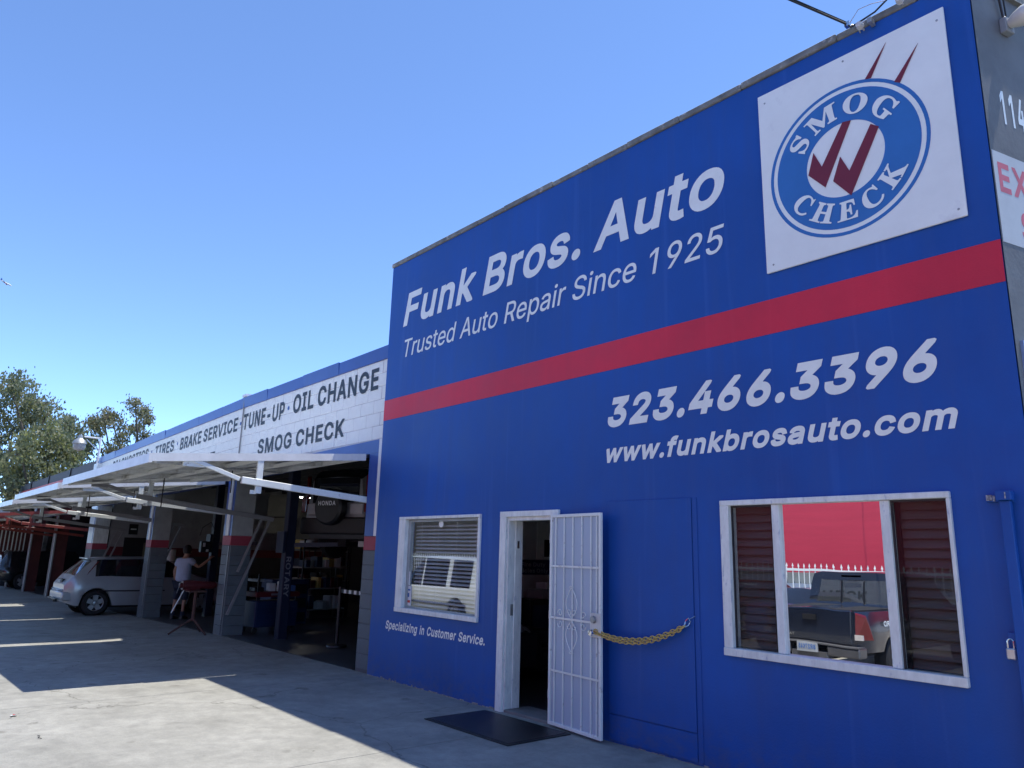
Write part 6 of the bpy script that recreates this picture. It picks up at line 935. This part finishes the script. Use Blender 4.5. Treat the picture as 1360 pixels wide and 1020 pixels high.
TREES = [((-49.7, 0.3), [(-48.3, -0.8, 10.2, 0.91), (-49.2, 0.3, 9.5, 1.19), (-50.3, -0.8, 9.0, 1.06), (-51.1, 1.1, 9.7, 0.8), (-48.6, 1.1, 8.7, 0.51), (-49.7, -0.2, 8.2, 1.06), (-50.7, 0.0, 10.3, 0.66), (-48.4, -1.9, 9.4, 1.22), (-49.3, -0.8, 7.4, 0.83), (-50.1, 0.8, 8.6, 0.61), (-51.4, -1.8, 8.2, 1.19), (-48.8, -0.6, 5.9, 0.65)]), ((-45.5, 1.3), [(-44.2, -0.2, 6.0, 0.98), (-45.1, 0.8, 6.4, 1.02), (-46.0, 1.7, 6.4, 0.72), (-47.1, 0.8, 5.3, 1.13), (-44.5, 1.4, 5.2, 0.85), (-45.7, -0.2, 5.0, 0.77), (-46.4, 2.3, 4.8, 0.73), (-44.2, -0.7, 4.1, 0.59), (-44.9, 2.1, 6.1, 0.52), (-46.1, 0.9, 7.3, 0.64), (-47.0, 1.5, 7.3, 0.49), (-44.6, 0.6, 4.2, 0.76), (-45.3, 2.6, 4.2, 0.64)]), ((-55.1, 4.8), [(-53.9, 2.9, 8.8, 0.76), (-54.7, 3.9, 8.6, 0.77), (-55.7, 3.8, 7.9, 0.84), (-56.6, 4.7, 7.6, 0.74), (-54.2, 4.1, 6.4, 0.76), (-55.3, 3.3, 9.3, 0.48), (-56.1, 4.8, 8.2, 0.43), (-53.6, 4.4, 5.2, 0.7)]), ((-55.7, 6.8), [(-54.5, 5.2, 9.8, 0.67), (-55.3, 5.9, 9.8, 0.68), (-56.5, 5.3, 9.3, 0.62), (-57.2, 6.9, 9.2, 0.71), (-54.8, 6.1, 7.6, 0.79), (-55.6, 6.9, 7.8, 0.68), (-56.8, 6.2, 6.6, 0.7), (-54.2, 6.4, 6.5, 0.72), (-55.6, 4.8, 9.4, 0.43), (-56.4, 5.7, 5.7, 0.68)]), ((-56.3, 8.5), [(-55.1, 7.1, 11.0, 0.5), (-55.9, 8.1, 10.3, 0.57), (-56.9, 8.0, 10.9, 0.46), (-58.0, 7.9, 9.8, 0.52), (-55.4, 8.0, 8.9, 0.44), (-56.4, 8.0, 7.9, 0.57), (-57.2, 8.9, 8.1, 0.52), (-55.1, 7.2, 7.1, 0.56), (-55.9, 7.9, 6.6, 0.57)])]
tl_ = [("tall spreading eucalyptus with the highest crown beyond the red garage", 0), ("dense olive green tree rounded low beyond the red garage", 1), ("slim grey green tree between the dense tree and the yard light", 0), ("airy eucalyptus with brownish crown just beyond the yard light", 2), ("small feathery eucalyptus nearest the white garage roof edge", 2)]
for (bx, by), cl in TREES:
    i = TREES.index([(bx, by), cl]) if [(bx, by), cl] in TREES else TREES.index(((bx, by), cl)); rnd = random.Random(5+i)
    t = thing("eucalyptus_tree" if i != 1 else "olive_tree", tl_[i][0], "tree", (bx, by, -1.6), group="trees beyond the red garage")
    q = MB(); base = Vector((0, 0, 0)); top = max(c[2] for c in cl)+1.6; fork = Vector((rnd.uniform(-.5, .5), rnd.uniform(-.5, .5), top*.42))
    q.tube([base, fork*.5+Vector((.15, .1, 0)), fork], [.34, .27, .22], 8)
    lv = MB()
    for (x, y, z, r_) in cl:
        c = Vector((x-bx, y-by, z+1.6)); md = fork.lerp(c, .5)+Vector((rnd.uniform(-.5, .5), rnd.uniform(-.5, .5), rnd.uniform(-.2, .6)))
        q.tube([fork, md, c-Vector((0, 0, r_*.3))], [.13, .08, .03], 5)
        for b_ in range(5):
            e = c+Vector((rnd.gauss(0, 1), rnd.gauss(0, 1), rnd.gauss(0, .8))).normalized()*r_*.8; q.tube([c-Vector((0, 0, r_*.3)), c.lerp(e, .5), e], [.03, .02, .01], 4)
        ns_ = int(9*r_*r_)+6 if i != 1 else int(15*r_*r_)+8
        for s_ in range(ns_):
            d = Vector((rnd.gauss(0, 1), rnd.gauss(0, 1), rnd.gauss(0, 1))).normalized()*r_*rnd.uniform(.25, 1.05)**.6; d.z *= .85; sc2 = rnd.uniform(.18, .36)*(1 if r_ > .7 else .8)
            for k in range(42):
                p = c+d+Vector((rnd.gauss(0, sc2), rnd.gauss(0, sc2), rnd.gauss(0, sc2*.75)))
                u = Vector((rnd.gauss(0, .5), rnd.gauss(0, .5), -1 if i != 1 else rnd.gauss(0, .6))).normalized(); w = u.cross(Vector((rnd.gauss(0, 1), rnd.gauss(0, 1), .2))).normalized(); l = rnd.uniform(.13, .25); h = l*.24
                lv.quad(p-w*h, p+u*l*.5-w*h*1.2, p+u*l, p+u*l*.5+w*h*1.2)
    q.build("trunk", bark, t, smooth=True)
    me = bpy.data.meshes.new("crown"); me.from_pydata(lv.v, [], lv.f); me.materials.append(LM[tl_[i][1]]); link("crown", me, t)
# ================================================================== AIRLINER
ap = thing("airliner", "tiny distant white jet airliner climbing in the clear sky", "airplane", (-1724.6, 122.2, 501)); apm = mat("airliner_white", (.7, .7, .72), .4)
ap.scale = (.7, .7, .7); ap.rotation_euler = Vector((.35, .85, -.40)).to_track_quat('X', 'Z').to_euler()
MB().tube([(-17, 0, 1.2), (-13, 0, .6), (-6, 0, 0), (11, 0, 0), (15, 0, -.3), (16.5, 0, -.7)], [.4, 1.4, 2, 2, 1.3, .3], 14).build("fuselage", apm, ap, smooth=True)
for s in (1, -1):
    MB().hexa([(4, s*1.5, -.9), (-3, s*1.5, -.9), (-7, s*17, .8), (-5, s*17, .8), (4, s*1.5, -.4), (-3, s*1.5, -.4), (-7, s*17, 1.0), (-5, s*17, 1.0)]).build("wing", mat("wing_grey", (.3, .3, .33), .5), ap); MB().hexa([(-12.5, s*.8, 1), (-15.5, s*.8, 1), (-17, s*6.5, 1.4), (-15.5, s*6.5, 1.4), (-12.5, s*.8, 1.3), (-15.5, s*.8, 1.3), (-17, s*6.5, 1.55), (-15.5, s*6.5, 1.55)]).build("tailplane", apm, ap); MB().tube([(2.5, s*6, -2), (-1, s*6, -1.9)], 1.1, 10).build("engine", inkr, ap)
MB().hexa([(-11, -.2, 1.5), (-16.5, -.2, 1.5), (-18, -.1, 7.5), (-15.8, -.1, 7.5), (-11, .2, 1.5), (-16.5, .2, 1.5), (-18, .1, 7.5), (-15.8, .1, 7.5)]).build("tail_fin", inkb, ap)
